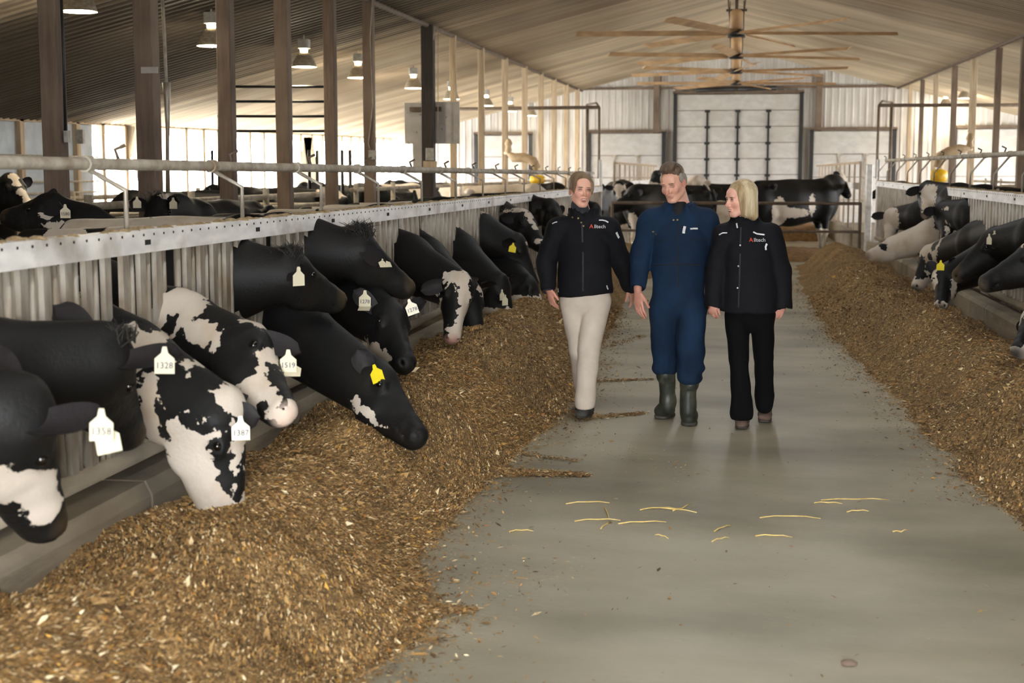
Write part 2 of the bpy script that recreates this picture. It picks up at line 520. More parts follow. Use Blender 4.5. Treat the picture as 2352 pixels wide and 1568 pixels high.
def snet(F, o, h):
    S = F < 0
    n = np.array(F.shape)
    c = [(i, j, k) for i in (0, 1) for j in (0, 1) for k in (0, 1)]
    sub = lambda A, i, j, k: A[i:n[0] - 1 + i, j:n[1] - 1 + j, k:n[2] - 1 + k]
    cnt = np.zeros(n - 1, dtype=np.uint8)
    for t in c: cnt += sub(S, *t)
    idx = np.argwhere((cnt > 0) & (cnt < 8))
    I, J, K = idx.T
    acc = np.zeros((len(idx), 3), dtype=np.float64); w = np.zeros(len(idx))
    for ax in range(3):
        for t in c:
            if t[ax]: continue
            u = list(t); u[ax] = 1
            f0 = F[I + t[0], J + t[1], K + t[2]]; f1 = F[I + u[0], J + u[1], K + u[2]]
            m = (f0 < 0) != (f1 < 0)
            tt = np.where(m, f0 / np.where(f0 == f1, 1, f0 - f1), 0)
            for a in range(3):
                acc[:, a] += m * (t[a] + (tt if a == ax else 0))
            w += m
    P = (idx + acc / w[:, None]) * h + o
    vid = np.full(n - 1, -1, dtype=np.int64); vid[I, J, K] = np.arange(len(idx))
    Q = []
    for ax, offs in ((0, ((0, 1, 1), (0, 0, 1), (0, 0, 0), (0, 1, 0))), (1, ((1, 0, 1), (1, 0, 0), (0, 0, 0), (0, 0, 1))), (2, ((1, 1, 0), (0, 1, 0), (0, 0, 0), (1, 0, 0)))):
        sa = [slice(1, -1)] * 3; sa[ax] = slice(0, -1)
        sb = [slice(1, -1)] * 3; sb[ax] = slice(1, None)
        A = S[tuple(sa)]; B = S[tuple(sb)]
        e = np.argwhere(A != B)
        if len(e) == 0: continue
        ins = A[e[:, 0], e[:, 1], e[:, 2]]
        g = e + 1; g[:, ax] -= 1
        q = np.stack([vid[g[:, 0] - q_[0], g[:, 1] - q_[1], g[:, 2] - q_[2]] for q_ in offs], 1)
        q[~ins] = q[~ins][:, ::-1]
        Q.append(q)
    Q = np.concatenate(Q)
    return P, Q


def np_mesh(name, P, Q, origin=(0, 0, 0), smooth=True, extra=None):
    """mesh from numpy quads (+ optional extra list of (verts, faces))"""
    P = P - np.array(origin)
    me = bpy.data.meshes.new(name)
    me.vertices.add(len(P)); me.vertices.foreach_set('co', P.astype(np.float32).ravel())
    me.loops.add(Q.size); me.loops.foreach_set('vertex_index', Q.astype(np.int32).ravel())
    me.polygons.add(len(Q)); me.polygons.foreach_set('loop_start', np.arange(0, Q.size, Q.shape[1], dtype=np.int32))
    me.polygons.foreach_set('use_smooth', np.full(len(Q), smooth))
    me.update(calc_edges=True); me.validate()
    return me


def smooth_pts(P, Q, it=1, f=0.5):
    for _ in range(it):
        A = np.zeros_like(P); w = np.zeros(len(P))
        for i in range(4):
            for j in (1, 3):
                np.add.at(A, Q[:, i], P[Q[:, (i + j) % 4]]); np.add.at(w, Q[:, i], 1)
        P = P * (1 - f) + f * A / np.maximum(w, 1)[:, None]
    return P

# ---------------------------------------------------------------- coat material, driven by per-vertex "patch" (signed distance to the white)
def coat_material():
    m = bpy.data.materials.new('cow_coat'); m.use_nodes = True
    nt = m.node_tree; N = nt.nodes; L = nt.links; b = N['Principled BSDF']
    b.inputs['Roughness'].default_value = 0.55
    b.inputs['Specular IOR Level'].default_value = 0.22
    at = N.new('ShaderNodeAttribute'); at.attribute_name = 'patch'
    tc = N.new('ShaderNodeTexCoord')
    n = N.new('ShaderNodeTexNoise'); n.inputs['Scale'].default_value = 22; n.inputs['Detail'].default_value = 5
    L.new(tc.outputs['Object'], n.inputs['Vector'])
    mr = N.new('ShaderNodeMapRange'); mr.inputs[1].default_value = 0.3; mr.inputs[2].default_value = 0.7
    mr.inputs[3].default_value = -0.022; mr.inputs[4].default_value = 0.022; L.new(n.outputs['Fac'], mr.inputs[0])
    ad = N.new('ShaderNodeMath'); ad.operation = 'ADD'; L.new(at.outputs['Fac'], ad.inputs[0]); L.new(mr.outputs[0], ad.inputs[1])
    st = N.new('ShaderNodeMapRange'); st.inputs[1].default_value = -0.0015; st.inputs[2].default_value = 0.0015; L.new(ad.outputs[0], st.inputs[0])
    nw = N.new('ShaderNodeTexNoise'); nw.inputs['Scale'].default_value = 5; nw.inputs['Detail'].default_value = 6; L.new(tc.outputs['Object'], nw.inputs['Vector'])
    wh = N.new('ShaderNodeMix'); wh.data_type = 'RGBA'; wh.inputs[6].default_value = hexc('#c6bcae'); wh.inputs[7].default_value = hexc('#ae9a7f')
    r2 = N.new('ShaderNodeMapRange'); r2.inputs[1].default_value = 0.5; r2.inputs[2].default_value = 0.8; L.new(nw.outputs['Fac'], r2.inputs[0]); L.new(r2.outputs[0], wh.inputs[0])
    bk = N.new('ShaderNodeMix'); bk.data_type = 'RGBA'; bk.inputs[6].default_value = hexc('#141414'); bk.inputs[7].default_value = hexc('#1f1b17')
    L.new(r2.outputs[0], bk.inputs[0])
    mx = N.new('ShaderNodeMix'); mx.data_type = 'RGBA'; L.new(st.outputs[0], mx.inputs[0]); L.new(bk.outputs[2], mx.inputs[6]); L.new(wh.outputs[2], mx.inputs[7])
    # muzzle tone: bare skin / feed dust
    a2 = N.new('ShaderNodeAttribute'); a2.attribute_name = 'skin'
    a3 = N.new('ShaderNodeAttribute'); a3.attribute_name = 'skincol'
    m2 = N.new('ShaderNodeMix'); m2.data_type = 'RGBA'; L.new(a2.outputs['Fac'], m2.inputs[0]); L.new(mx.outputs[2], m2.inputs[6]); L.new(a3.outputs['Color'], m2.inputs[7])
    L.new(m2.outputs[2], b.inputs['Base Color'])
    bn = N.new('ShaderNodeTexNoise'); bn.inputs['Scale'].default_value = 60; bn.inputs['Detail'].default_value = 3; L.new(tc.outputs['Object'], bn.inputs['Vector'])
    bp = N.new('ShaderNodeBump'); bp.inputs['Strength'].default_value = 0.25; bp.inputs['Distance'].default_value = 0.01
    L.new(bn.outputs['Fac'], bp.inputs['Height']); L.new(bp.outputs[0], b.inputs['Normal'])
    return m
M['coat'] = coat_material()
M['eye'] = mat('dark_wet_eye', '#0c0907', None, 0.08)
M['tagwhite'] = mat('cream_tag_plastic', '#d8d1b6', None, 0.4)
M['tagyellow'] = mat('yellow_tag_plastic', '#e9d400', None, 0.4)
M['ink'] = mat('tag_ink', '#3a3d55', None, 0.6)
M['tuft'] = mat('black_poll_hair', '#1c1a18', '#2c2620', 0.7, 30)
M['tuftw'] = mat('cream_poll_hair', '#dfd5c0', '#c8b898', 0.7, 30)

_txt = {}
def text_mesh(s, size):
    if (s, size) in _txt: return _txt[(s, size)]
    cu = bpy.data.curves.new('t', 'FONT'); cu.body = s; cu.size = size; cu.align_x = 'CENTER'; cu.align_y = 'CENTER'; cu.extrude = 0.0006; cu.resolution_u = 2
    o = bpy.data.objects.new('t', cu); COL.objects.link(o)
    dg = bpy.context.evaluated_depsgraph_get()
    me = bpy.data.meshes.new_from_object(o.evaluated_get(dg))
    bpy.data.objects.remove(o); bpy.data.curves.remove(cu)
    me.name = 'printed_text'; me.materials.clear(); _txt[(s, size)] = me
    return me


def basis(z, up):
    z = Vector(z).normalized(); x = Vector(up).cross(z).normalized(); y = z.cross(x)
    return x, y, z


def ear_tag(parent, c, n, txt, colr='white', up=(0, 0, 1), size=1.0, flat=0.0):
    """flag tag: square plate with a pointed neck, facing n"""
    x, y, z = basis(n, up)
    R = Matrix((x, y, z)).transposed().to_4x4()
    s = 0.036 * size
    out = [(-s, -s), (s, -s), (s, s * .5), (s * .35, s * 1.05), (s * .2, s * 1.7), (-s * .2, s * 1.7), (-s * .35, s * 1.05), (-s, s * .5)]
    mb = MB(); t = 0.0015
    vs = [(a, b, -t) for a, b in out] + [(a, b, t) for a, b in out]
    mb.add(vs, [tuple(range(7, -1, -1)), tuple(range(8, 16))] + [(i, (i + 1) % 8, 8 + (i + 1) % 8, 8 + i) for i in range(8)])
    mb.tube([(0, s * 1.4, -.004), (0, s * 1.4, .006)], .009, 8)
    o = link('ear_tag', mb.mesh('ear_tag'), M['tag' + colr], parent)
    o.matrix_world = Matrix.Translation(c) @ R
    o.matrix_local = Matrix.Translation(Vector(c) - Vector(parent.location)) @ R
    o['label'] = '%s plastic ear tag' % ('cream white' if colr == 'white' else 'bright yellow')
    if txt:
        tm = text_mesh(txt, 0.032 * size)
        if not tm.materials: tm.materials.append(M['ink'])
        p = bpy.data.objects.new('printed_number', tm); COL.objects.link(p); p.parent = o
        p.location = (0, -s * .2, t + .0012)
    return o


def ear_geom(base, tip, face, wid=0.062, L=None, nu=9, nv=7):
    """cupped leaf from base to tip, opening towards face"""
    base = Vector(base); tip = Vector(tip); a = (tip - base)
    if L: a = a.normalized() * L
    f = Vector(face); f = (f - a.normalized() * f.dot(a.normalized())).normalized()
    w = a.cross(f).normalized()
    P = []; F = []
    for side in (0, 1):
        for i in range(nu + 1):
            u = i / nu
            ww = wid * (0.42 + 1.9 * u) * max(0.0, 1 - u) ** 0.55 * 1.05 if u < 1 else 0
            ww = min(ww, wid)
            for j in range(nv + 1):
                v = j / nv * 2 - 1
                cup = 0.5 * wid * (v * v) * (1 - .5 * u) + (0.010 if side == 0 else -0.012) * -1 * (1 - abs(v) ** 3) * (1 - u * .6) - .12 * wid
                P.append(base + a * u + w * (ww * v) + f * cup)
    n = (nu + 1) * (nv + 1)
    for side in (0, 1):
        for i in range(nu):
            for j in range(nv):
                q = [side * n + i * (nv + 1) + j, side * n + i * (nv + 1) + j + 1, side * n + (i + 1) * (nv + 1) + j + 1, side * n + (i + 1) * (nv + 1) + j]
                F.append(q if side else q[::-1])
    return np.array([tuple(p) for p in P]), np.array(F)


def hair_tuft(parent, c, R, n, white, seed, ln=0.05, up=(0, 0, 1)):
    rnd = random.Random(seed); mb = MB(); up = Vector(up)
    for _ in range(n):
        d = Vector((rnd.gauss(0, 1), rnd.gauss(0, 1), rnd.gauss(0, .5)))
        d = (d * .45 + up).normalized()
        p = Vector(c) + Vector((rnd.gauss(0, 1) * R, rnd.gauss(0, 1) * R, rnd.gauss(0, .4) * R))
        l = ln * rnd.uniform(.6, 1.3)
        mid = p + d * l * .5 + Vector((rnd.gauss(0, .1), rnd.gauss(0, .1), 0)) * l
        mb.tube([p - d * .02, mid, p + d * l + Vector((rnd.gauss(0, .3), rnd.gauss(0, .3), -.1)) * l], [.0035, .0028, .0006], 3, False)
    o = mb.build('hair_tuft', M['tuftw' if white else 'tuft'], parent, True)
    return o


COWS = []
def make_cow(spec):
    g = spec.get
    h = g('h', 0.015); sc = g('scale', 1.0)
    bx, by = spec['base']; hd = math.radians(spec['hdg'])
    F = Vector((math.cos(hd), math.sin(hd), 0)); S = Vector((-F.y, F.x, 0)); U = Vector((0, 0, 1))
    B = Vector((bx, by, 0.0))
    lp = lambda x, y, z: B + (F * x + S * y + U * z) * sc
    P = Vector(spec['P']); Mz = Vector(spec['M']); D = Vector(spec['D'])
    a = (Mz - P); L = a.length; a.normalize()
    D = (D - a * D.dot(a)).normalized(); sd = a.cross(D)
    q = g('hs', L / 0.5)               # head size follows its length
    q = max(0.8, min(q, 1.12))
    H = lambda t, s, u: P + a * (t * L) + sd * (s * q) + D * (u * q)
    s = SDF(); ax3 = (F, S, U)
    lying = g('lying', False)
    # trunk
    r = lambda *t: tuple(x * sc for x in t)
    s.cone(lp(-.1, 0, 1.02), lp(-.75, 0, .99), .40 * sc, .43 * sc, .1, flat=(S, .60))
    s.cone(lp(-.75, 0, .99), lp(-1.35, 0, 1.05), .43 * sc, .35 * sc, .1, flat=(S, .74))
    s.ell(lp(-.8, 0, .86), r(.62, .32, .33), ax3, .1)
    s.ell(lp(.02, 0, .93), r(.27, .21, .36), ax3, .1)
    s.ell(lp(-1.48, 0, 1.10), r(.26, .25, .27), ax3, .08)
    s.cone(lp(.0, 0, 1.40), lp(-1.5, 0, 1.375), .045 * sc, .05 * sc, .08)
    for y in (-.25, .25):
        s.ell(lp(-1.28, y, 1.33), r(.09, .06, .06), ax3, .08)
        s.ell(lp(-1.66, y * .5, 1.26), r(.07, .05, .06), ax3, .06)
        s.ell(lp(-.02, y * .55, 1.22), r(.13, .09, .2), ax3, .08)
    if not lying:
        for y, ph in ((.16, g('step', 0)), (-.16, -g('step', 0))):
            s.chain([lp(-.02, y * 1.05, .90), lp(-.05, y, .66), lp(.0 + ph * .5, y, .40), lp(.0 + ph, y, .13)], [.13 * sc, .082 * sc, .052 * sc, .04 * sc], .05)
            s.ell(lp(.0 + ph * .5, y, .40), r(.055, .052, .07), ax3, .03)
            s.cone(lp(.0 + ph, y, .13), lp(.05 + ph, y, .045), .042 * sc, .056 * sc, .03)
            s.ell(lp(-1.44, y * 1.05, .95), r(.2, .13, .32), ax3, .08)
            s.chain([lp(-1.28, y * 1.2, .78), lp(-1.55 - ph, y, .52), lp(-1.52 - ph, y, .13)], [.13 * sc, .055 * sc, .042 * sc], .06)
            s.ell(lp(-1.56 - ph, y, .52), r(.06, .045, .08), ax3, .03)
            s.cone(lp(-1.52 - ph, y, .13), lp(-1.46 - ph, y, .045), .043 * sc, .056 * sc, .03)
        s.ell(lp(-1.2, 0, .60), r(.24, .17, .15), ax3, .06)
        for x in (-1.12, -1.28):
            for y in (-.08, .08): s.cone(lp(x, y, .5), lp(x, y, .42), .018 * sc, .013 * sc, .02)
    s.chain([lp(-1.70, 0, 1.34), lp(-1.78, 0, 1.1), lp(-1.76, 0, .62)], [.035 * sc, .024 * sc, .02 * sc], .03)
    s.ell(lp(-1.76, 0, .52), r(.04, .04, .13), ax3, .03)
    # neck
    nb = lp(.05, 0, g('nbz', 1.14))
    na = H(.12, 0, -.135)
    nm = g('nm'); 
    mid = Vector(nm) if nm else (nb * .5 + na * .5 + U * g('arch', .03))
    nd = (na - nb).normalized()
    fl = S
    s.cone(nb, mid, .33 * sc, .235 * sc, .12, flat=(fl, .58))
    s.cone(mid, na, .235 * sc, .162 * q, .08, flat=(fl * .5 + sd * .5 * (1 if fl.dot(sd) > 0 else -1), .78))
    # head
    T = ((.03, -.090, .078, .090), (.20, -.125, .105, .132), (.38, -.138, .096, .142), (.58, -.122, .079, .118), (.80, -.101, .070, .091), (.94, -.088, .072, .078))
    for i in range(len(T) - 1):
        t0, u0, w0, d0 = T[i]; t1, u1, w1, d1 = T[i + 1]
        s.cone(H(t0, 0, u0), H(t1, 0, u1), d0 * q, d1 * q, .02, flat=(sd, (w0 + w1) / (d0 + d1)))
    R3 = (a, sd, D)
    s.ell(H(-.02, 0, -.05), (.05 * q, .055 * q, .055 * q), R3, .04)
    s.ell(H(.12, 0, -.035), (.10 * q, .09 * q, .04 * q), R3, .04)
    for e in (-1, 1):
        s.ell(H(.34, e * .068, -.195), (.095 * q, .035 * q, .085 * q), R3, .04)      # cheek
        s.ell(H(.29, e * .096, -.055), (.045 * q, .028 * q, .036 * q), R3, .025)      # orbit
        s.ell(H(.10, e * .085, -.075), (.04 * q, .035 * q, .04 * q), R3, .03)
        s.ell(H(.93, e * .036, -.058), (.045 * q, .026 * q, .035 * q), R3, .02)       # nostril wing
    s.ell(H(.97, 0, -.075), (.045 * q, .070 * q, .055 * q), R3, .02)
    s.ell(H(.90, 0, -.135), (.055 * q, .05 * q, .03 * q), R3, .02)                   # chin
    if h < 0.018:
        for e in (-1, 1):
            s.ell(H(1.0, e * .040, -.058), (.022 * q, .010 * q, .016 * q), R3, .006, sub=True)
            s.cone(H(1.0, e * .03, -.118), H(.80, e * .075, -.118), .006, .005, .006, sub=True)
            s.ell(H(.29, e * .122, -.052), (.026 * q, .014 * q, .018 * q), R3, .01, sub=True)
    if g('curl'):
        rc = random.Random(7)
        for _ in range(g('curl')):
            v = Vector((rc.gauss(0, 1), rc.gauss(0, 1), rc.gauss(0, 1))).normalized()
            s.ell(H(.0 + .1 * v.x, .045 * v.y, -.03 + .035 * v.z), tuple(rc.uniform(.014, .026) for _ in range(3)), R3, .006)
    Pv, Q = s.surface(h)
    Pv = smooth_pts(Pv, Q, 1, .4)
    nbody = len(Pv)
    # ears
    ears = g('ears', {})
    earpts = []
    for e in (-1, 1):
        eb = H(.08, e * .085, -.075)
        sp = ears.get(e)
        if sp is None:
            tip = eb + sd * (e * .19 * q) - a * .03 - D * .05 + U * .02
            face = D * .4 + a * .8
        else:
            tip = Vector(sp[0]); face = Vector(sp[1]) if len(sp) > 1 and sp[1] is not None else Vector((0, -1, .2))
            if (tip - eb).length < .15: tip = eb + (tip - eb).normalized() * .17
            if (tip - eb).length > .26: tip = eb + (tip - eb).normalized() * .26
        EP, EQ = ear_geom(eb, tip, face, wid=g('earw', .062) * q)
        EQ = EQ + len(Pv)
        earpts.append((eb, tip))
        Pv = np.concatenate([Pv, EP]); Q = np.concatenate([Q, EQ])
    me = np_mesh('dairy_cow', Pv, Q, B)
    o = link('dairy_cow', me, M['coat'], None, B)
    tag(o, spec['label'], 'cow', g('group'))
    # patches
    val = np.full(len(Pv), -0.2)
    bl = g('blobs', 0)
    if bl:
        rr = random.Random(g('seed', 1)); base_white = g('basewhite', False)
        if base_white: val[:] = .2
        for _ in range(bl):
            c = np.array(lp(rr.uniform(-1.6, .3), rr.choice((-.3, 0, .3)), rr.uniform(.6, 1.4)))
            R = rr.uniform(.14, .36)
            d = np.linalg.norm((Pv - c) / np.array([1.2, 1, 1]), axis=1)
            if base_white: val = np.minimum(val, d - R)
            else: val = np.maximum(val, R - d)
    if g('legs', True):
        zz = Pv[:, 2]; val = np.where(zz < .62, np.maximum(val, .5 - zz), val)
    for col, t, sx, u, R in g('hpatches', ()):                   # patches given on the head itself
        c = np.array(H(t, sx, u)); v = R * q - np.linalg.norm(Pv - c, axis=1)
        val = np.maximum(val, v) if col == 'w' else np.minimum(val, -v)
    for col, x_, y_, z_, R in g('hp3', ()):
        c = np.array(lp(x_, y_, z_)); v = R - np.linalg.norm((Pv - c) * np.array([1, 1, 1.2]), axis=1)
        val = np.maximum(val, v) if col == 'w' else np.minimum(val, -v)
    if g('patches'):
        tri = [tuple(map(int, f)) for f in Q]
        bvh = BVHTree.FromPolygons([tuple(map(float, p)) for p in Pv], tri)
        for pt in spec['patches']:
            col, px, py, rx, ry = pt[:5]
            an = math.radians(pt[5]) if len(pt) > 5 else 0
            dr = ray(px, py).normalized()
            hit, nn, ii, dd = bvh.ray_cast(_c0, dr)
            if hit is None: 
                hit, nn, ii, dd = bvh.find_nearest(_c0 + dr * ((P - _c0).length))
                dd = (hit - _c0).length
            pxm = (hit - _c0).dot(_cf) / FPX
            d = Pv - np.array(hit)
            e1 = np.array(_cr * math.cos(an) - _cu * math.sin(an)); e2 = np.array(_cr * math.sin(an) + _cu * math.cos(an))
            rx *= pxm; ry *= pxm; rd = max(rx, ry, .05)
            e = np.sqrt((d @ e1 / rx) ** 2 + (d @ e2 / ry) ** 2 + (d @ np.array(_cf) / rd) ** 2)
            v = (1 - e) * min(rx, ry)
            if px == 0 and py == 0: continue
            if col == 'w': val = np.maximum(val, v)
            else: val = np.minimum(val, -v)
    for col, t, sx, u, R in g('hpost', ()):
        c = np.array(H(t, sx, u)); v = R * q - np.linalg.norm(Pv - c, axis=1)
        val = np.maximum(val, v) if col == 'w' else np.minimum(val, -v)
    if nbody < len(Pv):
        val[nbody:] = .1 if g('earwhite') else -.1
    at = me.attributes.new('patch', 'FLOAT', 'POINT'); at.data.foreach_set('value', val.astype(np.float32))
    # bare skin of the muzzle and the inside of the ears
    mc = np.array(H(1.02, 0, -.075)); dm = np.linalg.norm(Pv - mc, axis=1)
    k = np.clip((.075 * q - dm) / .035, 0, 1) * .9
    colr = np.zeros((len(Pv), 4), dtype=np.float32); colr[:] = hexc(g('muzzle', '#2b2927'))
    dn = np.min([np.linalg.norm(Pv - np.array(H(1.0, e * .038, -.058)), axis=1) for e in (-1, 1)], 0)
    dark = dn < .018 * q; colr[dark] = hexc('#120d0c'); k[dark] = 1
    if g('dusty'):
        dm2 = np.linalg.norm(Pv - np.array(H(.97, 0, -.03)), axis=1); kk = np.clip((.10 - dm2) / .06, 0, 1) * .55
        m_ = kk > k; colr[m_] = hexc('#5b4a30'); k = np.maximum(k, kk)
    k[nbody:] = .55; colr[nbody:] = hexc(g('earskin', '#2c282b'))
    at = me.attributes.new('skin', 'FLOAT', 'POINT'); at.data.foreach_set('value', k.astype(np.float32))
    at = me.attributes.new('skincol', 'FLOAT_COLOR', 'POINT'); at.data.foreach_set('color', colr.ravel())
    if g('eyes', True):
        for e in (-1, 1):
            mb = MB(); n = 10; c = H(.29, e * .104, -.053)
            prof = [(.021 * q * math.sin(math.pi * i / 8), .021 * q * -math.cos(math.pi * i / 8)) for i in range(9)]
            mb.lathe(c, prof, 12)
            mb.build('eye', M['eye'], o, True)
    for tg in g('tags', ()):
        c, txt, colr_ = tg[0], tg[1], tg[2]
        nrm = tg[3] if len(tg) > 3 else (_c0 - Vector(c)).normalized() * .8 + Vector((.2, 0, -.1))
        up = tg[4] if len(tg) > 4 else (0, 0, 1)
        ear_tag(o, Vector(c), nrm, txt, colr_, up)
    if g('tuft'):
        nn_, ln, wh = spec['tuft']
        hair_tuft(o, H(.0, 0, -.02), .03, nn_, wh, 5, ln, up=U * .6 - a * .5 + D * .3)
    COWS.append(o)
    return o

# ================================================================ feeding cows: poll and muzzle positions, body square behind the fence
def fcow(side, p1, X1, p2, X2, D, label, by, **kw):
    P = W(p1[0], p1[1], X=X1)
    L = kw.pop('L', .50); Mz = W(p2[0], p2[1], Y=P.y); r = (Mz - P).length
    if r < L: Mz = W(p2[0], p2[1], Y=P.y + kw.pop('toward', -1) * math.sqrt(L * L - r * r) * .9)
    kw.pop('toward', None)
    if 'tips' in kw:
        ears = {}
        for e, v in kw.pop('tips').items():
            ears[e] = (W(v[0], v[1], Y=P.y + v[2]), v[3] if len(v) > 3 else None)
        kw['ears'] = ears
    if 'tg' in kw:
        kw['tags'] = [(W(v[0], v[1], Y=P.y + v[2]),) + tuple(v[3:]) for v in kw.pop('tg')]
    bx = kw.pop('bx', -3.0 if side < 0 else 3.08)
    hd = kw.pop('hdg', 0 if side < 0 else 180)
    kw['scale'] = kw.get('scale', 1.0) * (.95 if side < 0 else .98)
    o = make_cow(dict(P=P, M=Mz, D=D, base=(bx, by), hdg=hd, label=label, **kw))
    # where the neck passes the fence
    nb = Vector((bx - side * .05, by, 1.14)); q = (P + Mz) / 2; q = P
    xf = -2.56 if side < 0 else 2.62
    t = (xf - nb.x) / (q.x - nb.x) if abs(q.x - nb.x) > .01 else 0
    NECKS[side].append((nb.y + (q.y - nb.y) * min(max(t, 0), 1), nb.z + (q.z - nb.z) * min(max(t, 0), 1)))
    return o
NECKS = {-1: [], 1: []}
LG = 'cows feeding at the left fence'
RG = 'cows feeding at the right fence'
Lc = lambda *a, **k: fcow(-1, *a, group=LG, **k)
Rc = lambda *a, **k: fcow(1, *a, group=RG, **k)

Lc((100, 905), -2.1, (165, 1190), -2.08, (.75, .6, 0), 'black cow with a white cheek at the bottom left corner, two cream ear tags', 3.6, h=.014, nbz=.88, hdg=8, scale=.95, toward=1,
   tips={1: (292, 945, -.06, (0, -.6, .8))}, tg=[(233, 985, -.14, '1358', 'white', (.1, -1, .1), (0, 0, 1)), (248, 1014, -.12, '', 'white', (.3, -1, .5), (-.2, 0, 1))],
   patches=[('w', 20, 1120, 95, 42), ('w', 80, 1115, 60, 45), ('w', 100, 1160, 45, 60), ('w', -60, 1110, 90, 60)], legs=False, muzzle='#1a1817', dusty=True)
Lc((275, 770), -2.22, (338, 978), -2.2, (.6, .7, .15), 'all black cow with head down in front of the near fence slats, cream ear tag', 4.4, h=.014, nbz=1.0, hdg=8, scale=.95, toward=1, hp3=[('w', -.5, -.3, 1.1, .45)],
   tips={1: (462, 800, -.05, (0, -.6, .8))}, tg=[(378, 835, -.13, '1328', 'white', (.1, -1, .1))], tuft=(220, .05, False), dusty=True, muzzle='#1b1917')
Lc((548, 925), -1.98, (572, 1222), -1.78, (1, -.05, 0), 'white faced cow with black patches, muzzle buried in the feed, nearest mostly white head', 5.75, h=.013, nbz=1.05, hp3=[('w', -.4, -.3, 1.05, .6), ('w', 0, -.2, 1.2, .3)],
   tips={1: (598, 958, .0, (-.6, -.8, .3))}, tg=[(553, 990, -.13, '1387', 'white', (.3, -1, .1))], earw=.06, muzzle='#c9aa9c', nm=None, dusty=False,
   hpatches=[('w', .2, 0, -.08, .30), ('w', .8, 0, -.08, .25)], hpost=[('b', .30, .10, -.05, .045), ('b', .42, .085, -.045, .045), ('b', .55, .07, -.04, .04), ('b', .66, .06, -.03, .025)], basew=1, curl=16,
   patches=[('w', 420, 930, 120, 100), ('w', 330, 700, 50, 130, 25), ('w', 350, 760, 30, 60), ('w', 450, 1060, 110, 90), ('b', 395, 880, 35, 70, -30), ('b', 430, 905, 55, 42), ('b', 500, 960, 24, 65, -35),
            ('b', 475, 860, 55, 28, 50), ('b', 430, 965, 38, 16, 20), ('b', 470, 985, 25, 14, 20), ('b', 375, 970, 14, 55), ('b', 553, 1100, 15, 30), ('b', 572, 1058, 13, 32, 20), ('b', 551, 1052, 10, 8), ('b', 546, 1130, 9, 20), ('b', 340, 740, 35, 30), ('b', 270, 730, 45, 30)])
Lc((605, 765), -2.05, (688, 930), -1.95, (.75, .35, .55), 'black and white cow with a curly white poll and white muzzle, tag 1519', 6.45, h=.013, scale=.94, nbz=1.08,
   tips={1: (730, 822, -.05, (0, -.7, .7))}, tg=[(662, 835, -.12, '1519', 'white', (.1, -1, .1)), (672, 852, -.11, '', 'white', (.1, -.5, .9))], muzzle='#d8c3b3', curl=26,
   patches=[('w', 410, 705, 60, 90, 25), ('w', 460, 760, 60, 30, 30), ('w', 495, 785, 12, 26), ('b', 390, 745, 18, 26), ('w', 605, 740, 50, 32, 35), ('b', 600, 775, 48, 22), ('w', 625, 815, 55, 22, -20),
            ('w', 560, 915, 80, 45, -30), ('w', 620, 880, 60, 50, 30), ('w', 670, 930, 60, 45), ('w', 560, 860, 20, 14), ('b', 645, 875, 45, 26, 60), ('b', 668, 905, 16, 20), ('b', 655, 930, 10, 7), ('b', 540, 830, 55, 60), ('w', 692, 900, 10, 45, -20)])
Lc((668, 578), -2.3, (792, 668), -2.02, (.3, .1, 1), 'large all black cow holding its head level, one cream tag hanging in its cupped ear', 7.15, h=.014, toward=1, scale=.95, nbz=1.2,
   tips={1: (682, 645, -.24, (.1, -1, .1)), -1: (525, 590, .1, (0, -.8, .8))}, tg=[(686, 640, -.26, '', 'white', (1, -.7, 0))], tuft=(240, .055, False), dusty=True, muzzle='#2a2620')
Lc((882, 838), -1.85, (984, 986), -1.58, (.85, -.05, .55), 'all black cow with a yellow ear tag, muzzle pushed far out into the feed', 7.8, h=.013, scale=.96,
   tips={1: (820, 800, -.12, (.3, -1, 0))}, tg=[(866, 862, -.17, '', 'yellow', (.9, -1, .1), (-.4, 0, 1))], muzzle='#171614',
   patches=[('w', 840, 950, 12, 40, 125), ('w', 820, 930, 10, 18)], legs=False)
Lc((832, 535), -2.25, (955, 645), -2.02, (.55, .1, 1), 'black cow with an upright hair tuft on its poll, head level under the header', 8.45, h=.014, toward=1, scale=1.0, nbz=1.22,
   tips={1: (885, 610, -.2, (.3, -1, .3)), -1: (745, 553, .1)}, tg=[(884, 606, -.2, '', 'white', (.2, -.4, .9))], tuft=(420, .08, False), dusty=True, muzzle='#28241d',
   hp3=[('w', -.6, .0, 1.35, .33), ('w', -1.2, 0, 1.3, .2)])
Lc((900, 695), -2.05, (945, 818), -1.85, (.45, -.35, .5), 'black cow with a white chin and two cream tags, ear tag 1278', 9.15, h=.014, scale=1.03,
   tips={1: (812, 665, -.1, (0, -.8, .6)), -1: (978, 690, .0, (0, -.8, .6))}, tg=[(838, 690, -.14, '1278', 'white', (.0, -1, .1)), (838, 706, -.13, '', 'white', (0, -.4, .9)), (946, 709, -.06, '1278', 'white', (.2, -1, .1), (-.35, 0, 1))],
   patches=[('w', 875, 810, 45, 12, 25), ('w', 835, 790, 14, 10, 40), ('w', 835, 790, 5, 5)], hp3=[('w', -.5, .0, 1.35, .42), ('w', -1.2, -.1, 1.3, .35)], muzzle='#171614')
